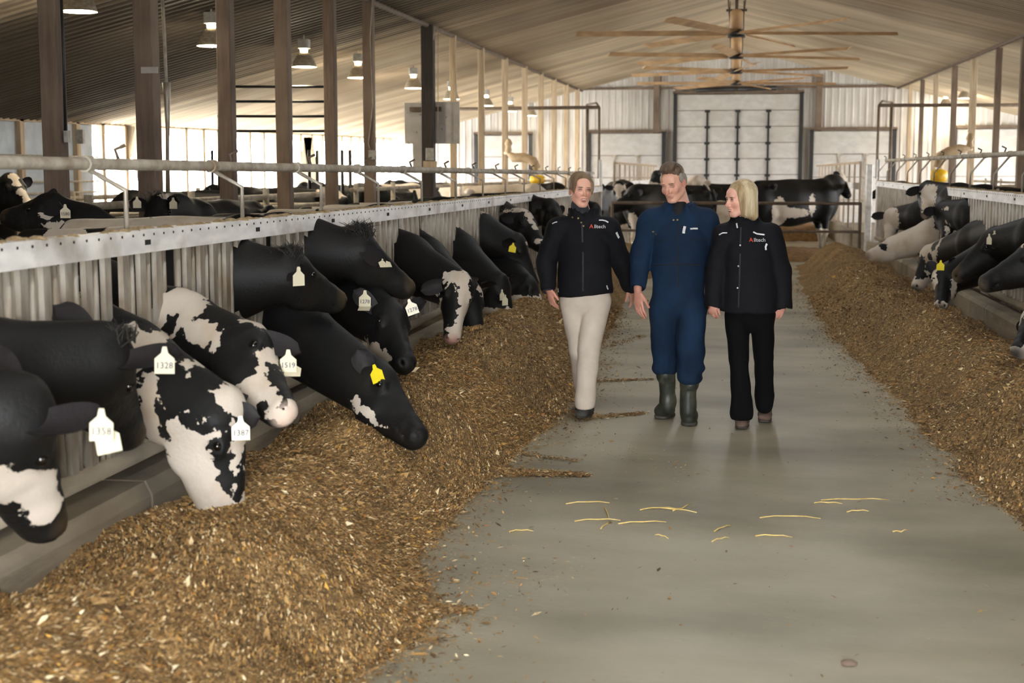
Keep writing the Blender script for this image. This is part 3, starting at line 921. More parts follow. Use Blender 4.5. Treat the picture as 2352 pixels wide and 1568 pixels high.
Lc((1058, 635), -2.0, (1042, 770), -1.82, (.35, -1, .15), 'black cow with a broad white face and pink nose turned to the camera', 11.0, h=.015,
   tips={1: (965, 668, -.05, (0, -1, 0)), -1: (1085, 640, .2)}, muzzle='#b5867a', nbz=1.18,
   patches=[('w', 1045, 640, 40, 22), ('w', 1066, 690, 14, 70), ('w', 1050, 745, 24, 50), ('w', 990, 668, 22, 24), ('w', 1005, 715, 22, 40, 30), ('b', 1030, 700, 24, 52)])
Lc((1088, 655), -2.05, (1118, 788), -1.85, (.75, -.5, .1), 'black cow with a small white forehead streak beside the white faced cow', 11.8, h=.016, nbz=1.2, hp3=[('w', -.9, .1, 1.35, .3)],
   patches=[('w', 1106, 668, 6, 16, -25)], dusty=True, muzzle='#3a322a')
Lc((1160, 640), -2.05, (1192, 762), -1.9, (.8, -.2, .2), 'black cow with its neck sloping steeply down and a narrow cream ear tag', 13.3, h=.016, nbz=1.2, hp3=[('w', -.5, .1, 1.35, .5), ('w', -1.3, .1, 1.35, .3)],
   tg=[(1160, 692, -.16, '', 'white', (1, -.7, 0)), (1153, 680, -.15, '', 'white', (1, -.4, 0))], muzzle='#24201c')
Lc((1198, 545), -2.15, (1240, 648), -1.95, (.7, -.1, .6), 'black cow carrying a square yellow ear tag behind the left woman', 14.3, h=.017, nbz=1.22, hp3=[('w', -.9, .1, 1.35, .5)],
   tg=[(1177, 571, -.2, '', 'yellow', (.3, -1, .2), (.2, 0, 1))], muzzle='#24201c', patches=[('w', 1232, 553, 10, 6), ('w', 1100, 450, 70, 9)])
Lc((1222, 640), -2.0, (1266, 728), -1.8, (.8, -.2, .2), 'black cow feeding low down beside the left woman, white tag on its ear', 15.2, h=.018, hp3=[('w', -.6, .1, 1.35, .5), ('w', -1.3, .1, 1.35, .4)],
   tg=[(1220, 682, -.16, '', 'white', (.5, -1, .2))], patches=[('w', 1278, 716, 8, 8), ('w', 1200, 440, 60, 8)])
Lc((1205, 485), -2.25, (1256, 556), -2.0, (.6, -.4, .8), 'black cow with a slanting white blaze lifting its head under the header', 16.2, h=.018, nbz=1.2, hp3=[('w', -.9, .1, 1.35, .5)],
   hpatches=[('w', .18, 0, .02, .06), ('w', .35, 0, .0, .05), ('w', .5, 0, .0, .045)], patches=[('w', 1235, 553, 8, 8), ('w', 1240, 430, 50, 7)])
Lc((1268, 460), -2.25, (1300, 516), -2.05, (.6, -.4, .8), 'black cow head just left of the left woman, farthest in the near row', 18.2, h=.02, nbz=1.2)
Lc((1300, 500), -2.2, (1330, 560), -1.95, (.7, -.3, .5), 'black cow feeding behind the left woman', 20.0, h=.022, blobs=5, seed=8)
Lc((1372, 470), -2.2, (1385, 520), -1.95, (.7, -.3, .5), 'black and white cow at the far end of the left fence', 24.0, h=.022, blobs=7, seed=9)

Rc((2368, 705), 2.15, (2322, 790), 1.95, (-.8, -.45, .2), 'black cow with a white face edge at the right border of the photo', 9.5, h=.014,
   patches=[('w', 2328, 715, 12, 26), ('w', 2310, 755, 7, 40)], dusty=False, tips={-1: (2400, 670, -.1)})
Rc((2376, 555), 2.35, (2250, 632), 1.90, (-.4, -.1, 1), 'all black cow at the right edge stretching its head out to the left', 11.4, h=.014, nbz=1.2,
   muzzle='#5d5348', patches=[('w', 2345, 548, 20, 8)])
Rc((2276, 528), 2.32, (2185, 622), 1.92, (-.55, -.1, .9), 'black cow with a pale dusty muzzle and thin cream ear tags', 12.6, h=.015, nbz=1.2,
   tips={-1: (2292, 560, -.16, (-.3, -1, 0))}, tg=[(2284, 545, -.17, '', 'white', (-1, -.5, 0)), (2272, 552, -.17, '', 'white', (-1, -.5, 0))], muzzle='#6a5c4a', dusty=True)
Rc((2168, 612), 2.0, (2158, 692), 1.80, (-.35, -1, .15), 'black cow feeding with a white blaze along its head and a yellow ear tag', 14.0, h=.016, hpost=[('w', .3, 0, -.25, .08)],
   tips={1: (2132, 600, .1), -1: (2190, 590, -.05)}, tg=[(2160, 612, -.22, '', 'yellow', (-.3, -1, .2))], patches=[('w', 2190, 672, 10, 34), ('w', 2126, 640, 6, 30)])
Rc((2125, 570), 2.2, (2093, 652), 1.95, (-.85, -.4, .15), 'white necked cow with a black face feeding head down', 15.2, h=.016, nbz=1.15,
   patches=[('w', 2140, 560, 40, 60, 20), ('w', 2172, 542, 40, 34), ('w', 2090, 585, 14, 20), ('w', 2118, 640, 12, 26), ('w', 2125, 600, 26, 30), ('w', 2078, 640, 5, 20), ('b', 2092, 620, 20, 38), ('b', 2148, 560, 14, 18), ('b', 2135, 590, 10, 9)])
Rc((2168, 466), 2.42, (2176, 538), 2.1, (-.1, -1, .1), 'black cow facing the camera with lowered ears and a thin white blaze', 16.4, h=.017, nbz=1.15,
   tips={1: (2120, 490, -.05), -1: (2222, 480, -.05)}, patches=[('w', 2174, 526, 5, 15), ('w', 2172, 479, 12, 4)], muzzle='#3b332c')
Rc((2133, 420), 2.45, (2128, 486), 2.15, (-.1, -1, .1), 'white faced cow with black ears looking at the camera over the right row', 17.6, h=.018, nbz=1.2,
   tips={1: (2080, 446, -.05), -1: (2180, 447, -.05)}, patches=[('w', 2132, 448, 17, 42)], muzzle='#8f8074', curl=10, nm=None)
Rc((2050, 484), 2.25, (2040, 554), 2.0, (-.2, -1, .25), 'white headed cow with black cheeks and pink muzzle at the corner post', 20.3, h=.018, nbz=1.1,
   tips={1: (2000, 498, -.05), -1: (2082, 500, -.05)}, patches=[('w', 2044, 515, 16, 50)], muzzle='#9a7264', curl=8)
Rc((2052, 545), 2.1, (1992, 574), 1.85, (-.6, -.2, .7), 'white and black head lying low on the feed beside the corner post', 19.0, h=.018, blobs=4, basewhite=True, nbz=1.0,
   hpatches=[('w', .8, 0, -.08, .2), ('w', .3, .1, -.08, .16)], hpost=[('b', .25, .08, -.1, .09), ('b', .55, -.05, -.05, .06)], hp3=[('b', .36, 0, 1.12, .22), ('b', .72, .1, .95, .13), ('b', -.1, 0, 1.2, .3)], muzzle='#7c6a5e')

# ================================================================ feed fences
def feed_fence(side, nm, label, y0, y1, ztop, ztop2, pz0, pz1):
    xf = -2.56 if side < 0 else 2.62
    root = empty('feed_fence', (xf, (y0 + y1) / 2, 0))
    tag(root, label, 'fence', 'headlock feed fences along the alley')
    zt = lambda y: ztop + (ztop2 - ztop) * (y - y0) / (y1 - y0)
    def strip(z0, z1, x0, x1, m, name):
        mb = MB(); n = 24
        for i in range(n):
            a = y0 + (y1 - y0) * i / n; b = y0 + (y1 - y0) * (i + 1) / n
            mb.add([(x0, a, zt(a) + z0), (x1, a, zt(a) + z0), (x1, b, zt(b) + z0), (x0, b, zt(b) + z0), (x0, a, zt(a) + z1), (x1, a, zt(a) + z1), (x1, b, zt(b) + z1), (x0, b, zt(b) + z1)],
                   [(0, 3, 2, 1), (4, 5, 6, 7), (0, 1, 5, 4), (1, 2, 6, 5), (2, 3, 7, 6), (3, 0, 4, 7)])
        mb.build(name, m, root)
    strip(-.10, 0, xf - .04, xf + .04, M['header'], 'header')
    # chaff lying on the header
    rnd = random.Random(3); mb = MB()
    for i in range(int((y1 - y0) * 14)):
        y = y0 + (i + rnd.random()) / 14; r = rnd.uniform(.012, .045)
        if y > y1 - .05: continue
        mb.lathe((xf + rnd.uniform(-.025, .025), y, zt(y) - .002), [(r, 0), (r * .7, r * .25), (r * .25, r * .4), (.001, r * .42)], 6)
    o = mb.build('chaff_dust', M['dusttrim'], root, True); o['kind'] = 'stuff'
    ex = xf - side * .0405
    mb = MB(); y = y0 + .1
    while y < y1 - .1:
        mb.obox((ex, y, zt(y) - .022), (.002, 0, 0), (0, .005, 0), (0, 0, .005)); y += .11
    o = mb.build('bolt_holes', M['darkhole'], root); o['kind'] = 'stuff'
    # slats
    y = y0 + .04; i = 0; sm = {}
    while y < y1 - .02:
        blocked = any(abs(y - n[0]) < .04 for n in NECKS[side])
        tl = (0, .022, 0, -.022)[i % 4]
        if not blocked:
            key = i % 4
            if key not in sm:
                mb = MB()
                if key % 2: mb.tube([(0, tl, 0), (0, tl * .2, .35), (0, 0, .90)], .017, 6)
                else: mb.obox((0, 0, .45), (.012, 0, 0), (0, .030, 0), (0, 0, .45))
                sm[key] = mb.mesh('slat', key % 2 == 1); sm[key].materials.append(M['galv'])
            z1 = zt(y) - .09
            o = bpy.data.objects.new('slat', sm[key]); COL.objects.link(o); o.parent = root
            o.location = (side * .01 * (key % 2), y - root.location.y, .47)
            o.scale = (1, 1, (z1 - .47) / .9)
        y += .088; i += 1
    # bottom rail
    MB().tube([(xf, y0, .50), (xf, y1, .50)], .04, 8).build('bottom_rail', M['curb'], root, True)
    # latch slots, brackets, neck pipe
    px_ = xf + side * .14
    pz = lambda y: pz0 + (pz1 - pz0) * (y - y0) / (y1 - y0)
    pts = []; rs = []; yy = y0
    while yy < y1:
        pts.append((px_, yy, pz(yy))); rs.append(.027); yy += .5
    pts.append((px_, y1, pz(y1))); rs.append(.027)
    MB().tube(pts, rs, 10).build('neck_pipe', M['dustpipe'], root, True)
    y = 5.75 if side < 0 else y0 + .3; j = 0
    while y < y1:
        zb = zt(y)
        MB().tube([(xf, y, zb - .01), (xf, y, zb + .17), (px_, y - .06, pz(y) - .02)], .011, 6).build('bracket', M['galv'], root, True)
        MB().lathe((px_, y - .06, pz(y)), [(.001, -.03), (.035, -.028), (.035, .028), (.001, .03)], 10, 'y').build('clamp', M['dustpipe'], root)
        MB().tube([(px_, y + .25, pz(y) + .02), (px_ + side * .015, y + .25, pz(y) + .065), (px_ - side * .02, y + .28, pz(y) + .085)], .009, 5).build('release_hook', M['brownpipe'], root, True)
        MB().obox((ex, y + .12, zb - .055), (.003, 0, 0), (0, .028, 0), (0, 0, .011)).build('latch_slot', M['darkhole'], root)
        y += 1.45 if side < 0 else 1.5; j += 1
    mb = MB().box((xf - .03, y1 - .04, 0), (xf + .03, y1 + .04, 1.95), .01); mb.build('end_post', M['header'], root)
    return root

FL = feed_fence(-1, 'L', 'long headlock fence with white header and bent neck pipe on the left of the alley', 3.2, 27.4, 1.475, 1.45, 1.76, 1.70)
FR = feed_fence(1, 'R', 'headlock fence with white header on the right of the alley behind the right feed pile', 6.0, 27.4, 1.50, 1.56, 1.88, 1.93)

# curbs with formed blocks
for side, x0, x1, nm, lab in ((-1, -2.64, -2.42, 'feed_curb', 'worn concrete curb under the left feed fence'), (1, 2.46, 2.66, 'feed_curb', 'concrete curb under the right feed fence, behind the right feed pile')):
    root = empty(nm, ((x0 + x1) / 2, 15, 0)); tag(root, lab, 'curb', 'feed curbs')
    y = 2.0; k = 0
    while y < 27.5:
        mb = MB(); c = .03
        xs = [x0, x1] ; yb = min(y + 1.79, 27.6)
        prof = [(x0, 0), (x1, 0), (x1, .36 - .0), (x1 - c if side < 0 else x1, .42), (x0 + (0 if side < 0 else c), .42), (x0, .39)] if side < 0 else [(x0, 0), (x1, 0), (x1, .42), (x0 + c, .42), (x0, .38)]
        n = len(prof)
        vs = [(x, y + .012, z) for x, z in prof] + [(x, yb, z) for x, z in prof]
        mb.add(vs, [tuple(range(n)), tuple(range(2 * n - 1, n - 1, -1))] + [(i, n + i, n + (i + 1) % n, (i + 1) % n) for i in range(n)])
        mb.build('concrete_block', M['curb'], root)
        y += 1.8

# ================================================================ feed piles
def feed_material(name, base=1.0):
    m = bpy.data.materials.new(name); m.use_nodes = True
    nt = m.node_tree; N = nt.nodes; L = nt.links; b = N['Principled BSDF']; b.inputs['Roughness'].default_value = .9
    g = N.new('ShaderNodeNewGeometry')
    v = N.new('ShaderNodeTexVoronoi'); v.inputs['Scale'].default_value = 75; L.new(g.outputs['Position'], v.inputs['Vector'])
    cr = N.new('ShaderNodeValToRGB'); L.new(v.outputs['Color'], cr.inputs[0])
    e = cr.color_ramp.elements
    e[0].position = 0; e[0].color = hexc('#4e3d24'); e[1].position = 1; e[1].color = hexc('#c9ad7e')
    for p, c in ((.3, '#6a5230'), (.55, '#866a41'), (.8, '#a18253')):
        q = e.new(p); q.color = hexc(c)
    n = N.new('ShaderNodeTexNoise'); n.inputs['Scale'].default_value = 2.2; n.inputs['Detail'].default_value = 5; L.new(g.outputs['Position'], n.inputs['Vector'])
    r = N.new('ShaderNodeMapRange'); r.inputs[1].default_value = .4; r.inputs[2].default_value = .65; r.inputs[3].default_value = .8 * base; r.inputs[4].default_value = 1.15 * base
    L.new(n.outputs['Fac'], r.inputs[0])
    s = N.new('ShaderNodeVectorMath'); s.operation = 'SCALE'; L.new(cr.outputs[0], s.inputs[0]); L.new(r.outputs[0], s.inputs['Scale'])
    L.new(s.outputs[0], b.inputs['Base Color'])
    n2 = N.new('ShaderNodeTexNoise'); n2.inputs['Scale'].default_value = 60; n2.inputs['Detail'].default_value = 4; L.new(g.outputs['Position'], n2.inputs['Vector'])
    bp = N.new('ShaderNodeBump'); bp.inputs['Strength'].default_value = .9; bp.inputs['Distance'].default_value = .012; L.new(n2.outputs['Fac'], bp.inputs['Height']); L.new(bp.outputs[0], b.inputs['Normal'])
    return m
M['feed'] = feed_material('chopped_feed')
def flake_material():
    m = bpy.data.materials.new('feed_flakes'); m.use_nodes = True
    N = m.node_tree.nodes; L = m.node_tree.links; b = N['Principled BSDF']; b.inputs['Roughness'].default_value = .75
    a = N.new('ShaderNodeAttribute'); a.attribute_name = 'tone'
    L.new(a.outputs['Color'], b.inputs['Base Color']); return m
M['flake'] = flake_material()

def vnoise(x, y, s, seed=0):
    """smooth value noise, vectorised"""
    x = np.asarray(x) / s; y = np.asarray(y) / s
    xi = np.floor(x).astype(np.int64); yi = np.floor(y).astype(np.int64); fx = x - xi; fy = y - yi
    fx = fx * fx * (3 - 2 * fx); fy = fy * fy * (3 - 2 * fy)
    def hsh(a, b):
        v = (a * 374761393 + b * 668265263 + seed * 974634777) & 0xffffffff
        v = ((v ^ (v >> 13)) * 1274126177) & 0xffffffff
        return ((v ^ (v >> 16)) & 0xffff) / 65535.0
    return (hsh(xi, yi) * (1 - fx) + hsh(xi + 1, yi) * fx) * (1 - fy) + (hsh(xi, yi + 1) * (1 - fx) + hsh(xi + 1, yi + 1) * fx) * fy

gp = lambda px, py: W(px, py, Z=0)
LB = sorted([(gp(*q).y, gp(*q).x) for q in ((780, 1700), (830, 1560), (1000, 1440), (985, 1290), (1120, 1120), (1200, 1030), (1290, 972), (1330, 930), (1350, 880), (1380, 800), (1420, 740), (1440, 690), (1460, 640))])
LB = [(1.0, LB[0][1])] + LB + [(20, -1.25), (27.3, -1.35)]
RB = sorted([(gp(*q).y, gp(*q).x) for q in ((2400, 1300), (2310, 1200), (2200, 1080), (2120, 990), (2060, 920), (1985, 850), (1905, 770), (1850, 690), (1830, 650), (1820, 610))])
RB = [(4.0, RB[0][1] + .3)] + RB + [(26, 1.15), (27.3, 1.5)]
def edge(side, y):
    B = LB if side < 0 else RB
    e = np.interp(y, [b[0] for b in B], [b[1] for b in B])
    return e + .10 * (vnoise(y, y * 0 + side, .55, 4) - .5) + .05 * (vnoise(y, y * 0 + side, .16, 5) - .5)

def pile_h(side, x, y):
    c = -2.42 if side < 0 else 2.46
    e = edge(side, y); w = np.abs(e - c); d = (np.abs(x - c)) / np.maximum(w, .2)     # 0 at curb, 1 at the edge
    big = vnoise(x, y, 1.1, 1); md = vnoise(x, y, .35, 2); sm = vnoise(x, y, .09, 3)
    if side < 0:
        crest = .45 + .12 * (big - .5)
        prof = np.where(d < .42, .34 + (crest - .34) * (.5 - .5 * np.cos(np.pi * np.clip(d / .42, 0, 1))), crest * (.5 + .5 * np.cos(np.pi * np.clip((d - .42) / .58, 0, 1))) ** .95)
        nr = np.clip((y - 4.9) / 2.0, 0, 1); prof = prof * (.86 + .14 * nr)
    else:
        crest = .43 + .16 * (big - .5)
        prof = np.where(d < .48, .22 + (crest - .22) * (.5 - .5 * np.cos(np.pi * np.clip(d / .48, 0, 1))), crest * (.5 + .5 * np.cos(np.pi * np.clip((d - .48) / .52, 0, 1))) ** .95)
    h = prof + (.10 * (md - .5) + .030 * (sm - .5) + .08 * (big - .5)) * np.clip(prof / .15, 0, 1)
    if True:
        taper = np.clip((27.4 - y) / 1.5, 0, 1) * np.clip((y - (1.9 if side < 0 else 4.9)) / (.6 if side < 0 else 1.2), 0, 1) ** .7; h = h * taper
    return np.where(d > 1.0, -.03, np.maximum(h, -.03)) - .004

def pile(side, name, label, y0, y1):
    c = -2.43 if side < 0 else 2.47
    ys = [y0]
    while ys[-1] < y1: ys.append(ys[-1] + .022 + .0022 * max(0, ys[-1] - 4))
    ys = np.array(ys); nx = 90
    T = np.linspace(0, 1.06, nx)
    E = edge(side, ys)
    X = c + (E - c)[:, None] * T[None, :]; Y = np.repeat(ys[:, None], nx, 1)
    Z = pile_h(side, X, Y)
    P = np.stack([X, Y, Z], -1).reshape(-1, 3)
    i = np.arange(len(ys) - 1)[:, None] * nx + np.arange(nx - 1)[None, :]
    Q = np.stack([i, i + 1, i + nx + 1, i + nx], -1).reshape(-1, 4)
    if side > 0: Q = Q[:, ::-1]
    root = (c, (y0 + y1) / 2, 0)
    me = np_mesh(name, P, Q, root)
    o = link(name, me, M['feed'], None, root)
    tag(o, label, 'feed', 'feed piles along the curbs', 'stuff')
    return o
PL = pile(-1, 'feed_pile', 'long brown pile of chopped feed along the left curb, cows eating from it', 2.0, 27.3)
PR = pile(1, 'feed_pile', 'brown ridge of chopped feed along the right fence', 4.9, 27.3)

TONES = [hexc(c) for c in ('#b59461', '#9a7849', '#cfb68b', '#7d5f36', '#5e4828', '#ddcba2', '#a78249', '#c99c46', '#8b6e43', '#6e5533', '#ecdcb6', '#b27c3e')]
TW = [10, 12, 6, 12, 9, 3, 9, 2, 12, 10, 1, 3]
def flakes(name, label, X, Y, Z, size, seed, parent=None, tilt=.5):
    rg = np.random.RandomState(seed); n = len(X)
    a = rg.uniform(0, 2 * np.pi, n); L = size * rg.lognormal(0, .45, n); wd = L * rg.uniform(.18, .5, n)
    t1 = rg.normal(0, tilt, n); t2 = rg.normal(0, tilt, n)
    u = np.stack([np.cos(a) * np.cos(t1), np.sin(a) * np.cos(t1), np.sin(t1)], -1)
    v = np.stack([-np.sin(a) * np.cos(t2), np.cos(a) * np.cos(t2), np.sin(t2)], -1)
    C = np.stack([X, Y, Z], -1)
    w = np.cross(u, v) * (wd * .3)[:, None]
    u = u * L[:, None]; v = v * wd[:, None]
    P = np.stack([C - u, C - v * .9 + w, C + u, C + v], 1).reshape(-1, 3)
    Q = np.arange(4 * n).reshape(n, 4)
    o0 = Vector(parent.location) if parent else Vector((float(X.mean()), float(Y.mean()), 0))
    me = np_mesh(name, P, Q, o0, False)
    pr = np.array(TW, float) / sum(TW)
    col = np.array(TONES)[rg.choice(len(TONES), n, p=pr)]
    at = me.attributes.new('tone', 'FLOAT_COLOR', 'POINT'); at.data.foreach_set('color', np.repeat(col, 4, 0).astype(np.float32).ravel())
    o = bpy.data.objects.new(name, me); me.materials.append(M['flake']); COL.objects.link(o)
    if parent: o.parent = parent
    else: o.location = o0; tag(o, label, 'feed')
    o['kind'] = 'stuff'
    return o
def scatter_pile(side, po, n, y0, y1, size, seed):
    rg = np.random.RandomState(seed)
    y = y0 + (y1 - y0) * rg.rand(n) ** 1.25
    c = -2.42 if side < 0 else 2.46
    e = edge(side, y); x = c + (e - c) * (rg.rand(n) ** .9)
    z = pile_h(side, x, y) + .002
    flakes('loose_flakes', None, x, y, z, size, seed, po)
scatter_pile(-1, PL, 130000, 3.2, 9.5, .0085, 1)
scatter_pile(-1, PL, 60000, 8.5, 18, .011, 2)
scatter_pile(1, PR, 78000, 5.2, 20, .010, 3)
# crumbs that spilled onto the concrete beyond the pile edges
rg = np.random.RandomState(9)
n = 9000; y = 3.8 + 14 * rg.rand(n) ** 1.3; d = rg.exponential(.10, n)
x = edge(-1, y) + d - .04
yb = 9500
lob = []
for (px0, py0, px1, py1, m, sp) in ((1130, 1085, 1345, 1092, 5200, .055), (1330, 962, 1480, 950, 1500, .05), (900, 1395, 1080, 1405, 2600, .05), (1360, 876, 1500, 872, 900, .04), (1380, 800, 1480, 770, 700, .08), (1150, 1040, 1330, 1060, 500, .05),
                                    (700, 1500, 1000, 1470, 900, .08), (1400, 700, 1500, 690, 600, .2), (1300, 1000, 1600, 1090, 160, .2), (1050, 1350, 1300, 1300, 120, .2)):
    a = gp(px0, py0); b = gp(px1, py1); t = rg.rand(m) ** 1.3
    lob.append(np.stack([a.x + (b.x - a.x) * t + rg.normal(0, sp, m) * (1 - .6 * t), a.y + (b.y - a.y) * t + rg.normal(0, sp, m) * (1.1 - .7 * t)], -1))
lob = np.concatenate(lob)
x = np.concatenate([x, lob[:, 0]]); y = np.concatenate([y, lob[:, 1]])
flakes('spilled_feed', 'loose feed crumbs strewn on the concrete beside the left feed pile', x, y, np.full(len(x), .004) + rg.rand(len(x)) * .008, .009, 11, None, .25)
n = 6000; y = 7.5 + 15 * rg.rand(n) ** 1.2; x = edge(1, y) - rg.exponential(.10, n) + .03
flakes('spilled_feed', 'loose feed crumbs strewn on the concrete beside the right feed pile', x, y, np.full(n, .005), .009, 12, None, .25)
n = 700; x = rg.uniform(-1.3, 1.9, n); y = 4.0 + 9 * rg.rand(n)
flakes('floor_crumbs', 'tiny crumbs scattered over the middle of the concrete alley', x, y, np.full(n, .004), .007, 13, None, .2)
# straw stalks
M['straw'] = mat('yellow_straw', '#e3cd86', '#d3b768', 0.6, 40)
ST = [(1300, 1158, 1400, 1156, 4), (1470, 1172, 1560, 1170, 5), (1545, 1174, 1588, 1158, -6), (1490, 1168, 1600, 1178, 3), (1870, 1156, 1935, 1158, 1), (1885, 1150, 2042, 1149, 2), (1320, 1198, 1425, 1196, 3), (1420, 1204, 1530, 1200, 2),
      (1388, 1168, 1398, 1190, 2), (1745, 1190, 1885, 1192, 6), (1170, 1222, 1225, 1221, 2), (1640, 1222, 1680, 1208, 3), (1735, 1232, 1820, 1235, 2), (2050, 1222, 2085, 1218, -5), (1945, 1177, 1995, 1175, 2), (1505, 1230, 1535, 1238, 2), (1635, 1245, 1675, 1236, 2), (1380, 1215, 1400, 1203, 2)]
for i, (a0, b0, a1, b1, cv) in enumerate(ST):
    p = gp(a0, b0); q = gp(a1, b1); m = (p + q) / 2 + Vector((0, cv * .006, .006))
    o = MB().tube([p + Vector((0, 0, .004)), (p + m) / 2 + Vector((0, .004, .006)), m, (q + m) / 2 + Vector((0, 0, .007)), q + Vector((0, 0, .004))], [.0035, .003, .0035, .0028, .002], 5).mesh('straw_stalk', True)
    o = link('straw_stalk', o, M['straw'], None)
    rk = sorted(range(len(ST)), key=lambda k: ST[k][0]).index(i)
    tag(o, 'dry yellow straw stalk on the concrete before the walkers, %s from the left' % ORD[rk], 'straw', 'straw stalks on the alley floor')
p = gp(1950, 1528)
o = MB().lathe((p.x, p.y, 0), [(.001, .0), (.028, .004), (.03, .012), (.018, .02), (.001, .024)], 9).build('dung_clod', M['wood'], None, True)
o.scale = (1, .6, 1); o.location = (p.x * 0, p.y * .4, 0); tag(o, 'small brown dung clod on the concrete near the bottom edge', 'clod')

# ================================================================ people
def skin_material():
    m = bpy.data.materials.new('skin'); m.use_nodes = True
    N = m.node_tree.nodes; L = m.node_tree.links; b = N['Principled BSDF']
    b.inputs['Roughness'].default_value = .5; b.inputs['Subsurface Weight'].default_value = .08; b.inputs['Subsurface Radius'].default_value = (.02, .008, .004)
    a = N.new('ShaderNodeAttribute'); a.attribute_name = 'tone'; L.new(a.outputs['Color'], b.inputs['Base Color']); return m
M['skin'] = skin_material()
M['jacket'] = mat('black_jacket_cloth', '#131419', '#0f1014', 0.8, 14, spec=.2, bump=0.25, bscale=30)
M['fleece'] = mat('charcoal_fleece', '#34353f', '#292a32', 0.85, 30, bump=.3)
M['coverall'] = mat('navy_coverall_cloth', '#152840', '#112136', 0.85, 9, spec=.2, bump=0.3, bscale=22, c3='#1c3858', s3=3.0, lo3=.5, hi3=.85)
M['chino'] = mat('beige_trouser_cloth', '#cfc4b6', '#bfb3a4', 0.8, 7, bump=0.25, bscale=16)
M['jeans'] = mat('black_jeans_cloth', '#0c0c0e', '#08080a', 0.9, 10, spec=.15, bump=.2)
M['rubber'] = mat('muddy_rubber', '#2f332b', '#23261f', 0.45, 12, c3='#5d5c4c', s3=9, lo3=.5, hi3=.75, bump=.2)
M['suede'] = mat('brown_suede', '#6f5a4e', '#5a483e', 0.85, 20)
M['sole'] = mat('dark_sole', '#26241f', '#4c473e', 0.7, 20)
M['greyshoe'] = mat('grey_boot', '#4a4b48', '#2e2f2d', 0.6, 26, (1, 1, .2))
M['reflect'] = mat('reflective_strip', '#dcdfe0', None, 0.35)
M['redprint'] = mat('red_print', '#d8432a', None, 0.6)
M['whiteprint'] = mat('white_print', '#d5d6d6', None, 0.6)
M['brass'] = mat('brass_snap', '#a08c5a', None, 0.35, metal=.8)
M['undershirt'] = mat('black_undershirt', '#131214', None, 0.85)
M['iris'] = mat('dark_iris', '#15100c', None, 0.15)
M['sclera'] = mat('eye_white', '#b0a49a', None, 0.25)
M['teeth'] = mat('teeth', '#e4ddd0', None, 0.3)
def hair_material(name, c1, c2, c3, zlo, zhi):
    m = mat(name, c1, c2, 0.42, 26, (2.2, 2.2, .22), bump=.5, bscale=90, c3=c3, s3=10, lo3=.45, hi3=.65, stretch3=(2, 2, .2)); return m
M['hairbrown'] = hair_material('light_brown_hair', '#5a4330', '#7a6046', '#8d7454', 0, 1)
M['hairblond'] = hair_material('dark_blond_hair', '#8d7250', '#b59c72', '#d6c6a2', 0, 1)
M['hairgrey'] = hair_material('short_brown_hair', '#4a382b', '#5f4b3b', '#75614e', 0, 1)
M['hairtemple'] = mat('grey_temple_hair', '#9c948c', '#847b73', .6, 40)

class Head:
    def __init__(s, C, fwd, up, q=1.0):
        s.C = Vector(C); s.y = Vector(fwd).normalized(); s.x = s.y.cross(Vector(up)).normalized(); s.z = s.x.cross(s.y); s.q = q
    def __call__(s, x, y, z): return s.C + (s.x * x + s.y * y + s.z * z) * s.q
    def loc(s, P):
        d = P - np.array(s.C); return [(d @ np.array(a)) / s.q for a in (s.x, s.y, s.z)]

def head_sdf(s, h, female, ears=True, smile=False):
    q = h.q; R = (h.x, h.y, h.z); e3 = lambda a, b, c: (a * q, b * q, c * q)
    s.ell(h(0, -.018, .034), e3(.074, .094, .084), R, .02)
    s.ell(h(0, .022, -.022), e3(.065 if female else .064, .070, .080), R, .02)
    jw = .036 if female else .044
    for t in (-1, 1):
        s.cone(h(t * jw * 1.15, -.005, -.055), h(t * .018, .055, -.098), .022 * q, .020 * q, .02)
        s.ell(h(t * .038, .060, -.030), e3(.022, .020, .022), R, .012)
        s.ell(h(t * .030, .078, .020), e3(.024, .012, .009), R, .010)
    s.ell(h(0, .064, -.098), e3(.024, .020, .018), R, .015)
    s.ell(h(0, .062, .045), e3(.05, .028, .035), R, .02)
    for t in (-1, 1): s.ell(h(t * .031, .096, .000), e3(.019, .016, .010), R, .010, sub=True)
    for t in (-1, 1): s.ell(h(t * .031, .0765, .000), e3(.0150, .0115, .0115), R, .004)
    n = 1.0 if female else 1.18
    s.cone(h(0, .086, .006), h(0, .102 + .006 * n, -.030), .0075 * q * n, .0105 * q * n, .008)
    s.ell(h(0, .106 + .004 * n, -.034), e3(.0105 * n, .010 * n, .009 * n), R, .006)
    for t in (-1, 1): s.ell(h(t * .0125 * n, .094, -.037), e3(.008, .010, .0075), R, .005)
    s.ell(h(0, .083, -.060), e3(.025, .014, .008), R, .007)
    s.ell(h(0, .082, -.0725), e3(.021, .014, .0085), R, .007)
    s.ell(h(0, .100, -.066), e3(.024 if smile else .017, .012, .0032 if smile else .0012), R, .003, sub=True)
    if ears:
        for t in (-1, 1):
            s.ell(h(t * .076, -.006, -.008), e3(.010, .019, .031), R, .006)
            s.ell(h(t * .086, .000, -.006), e3(.006, .011, .018), R, .004, sub=True)

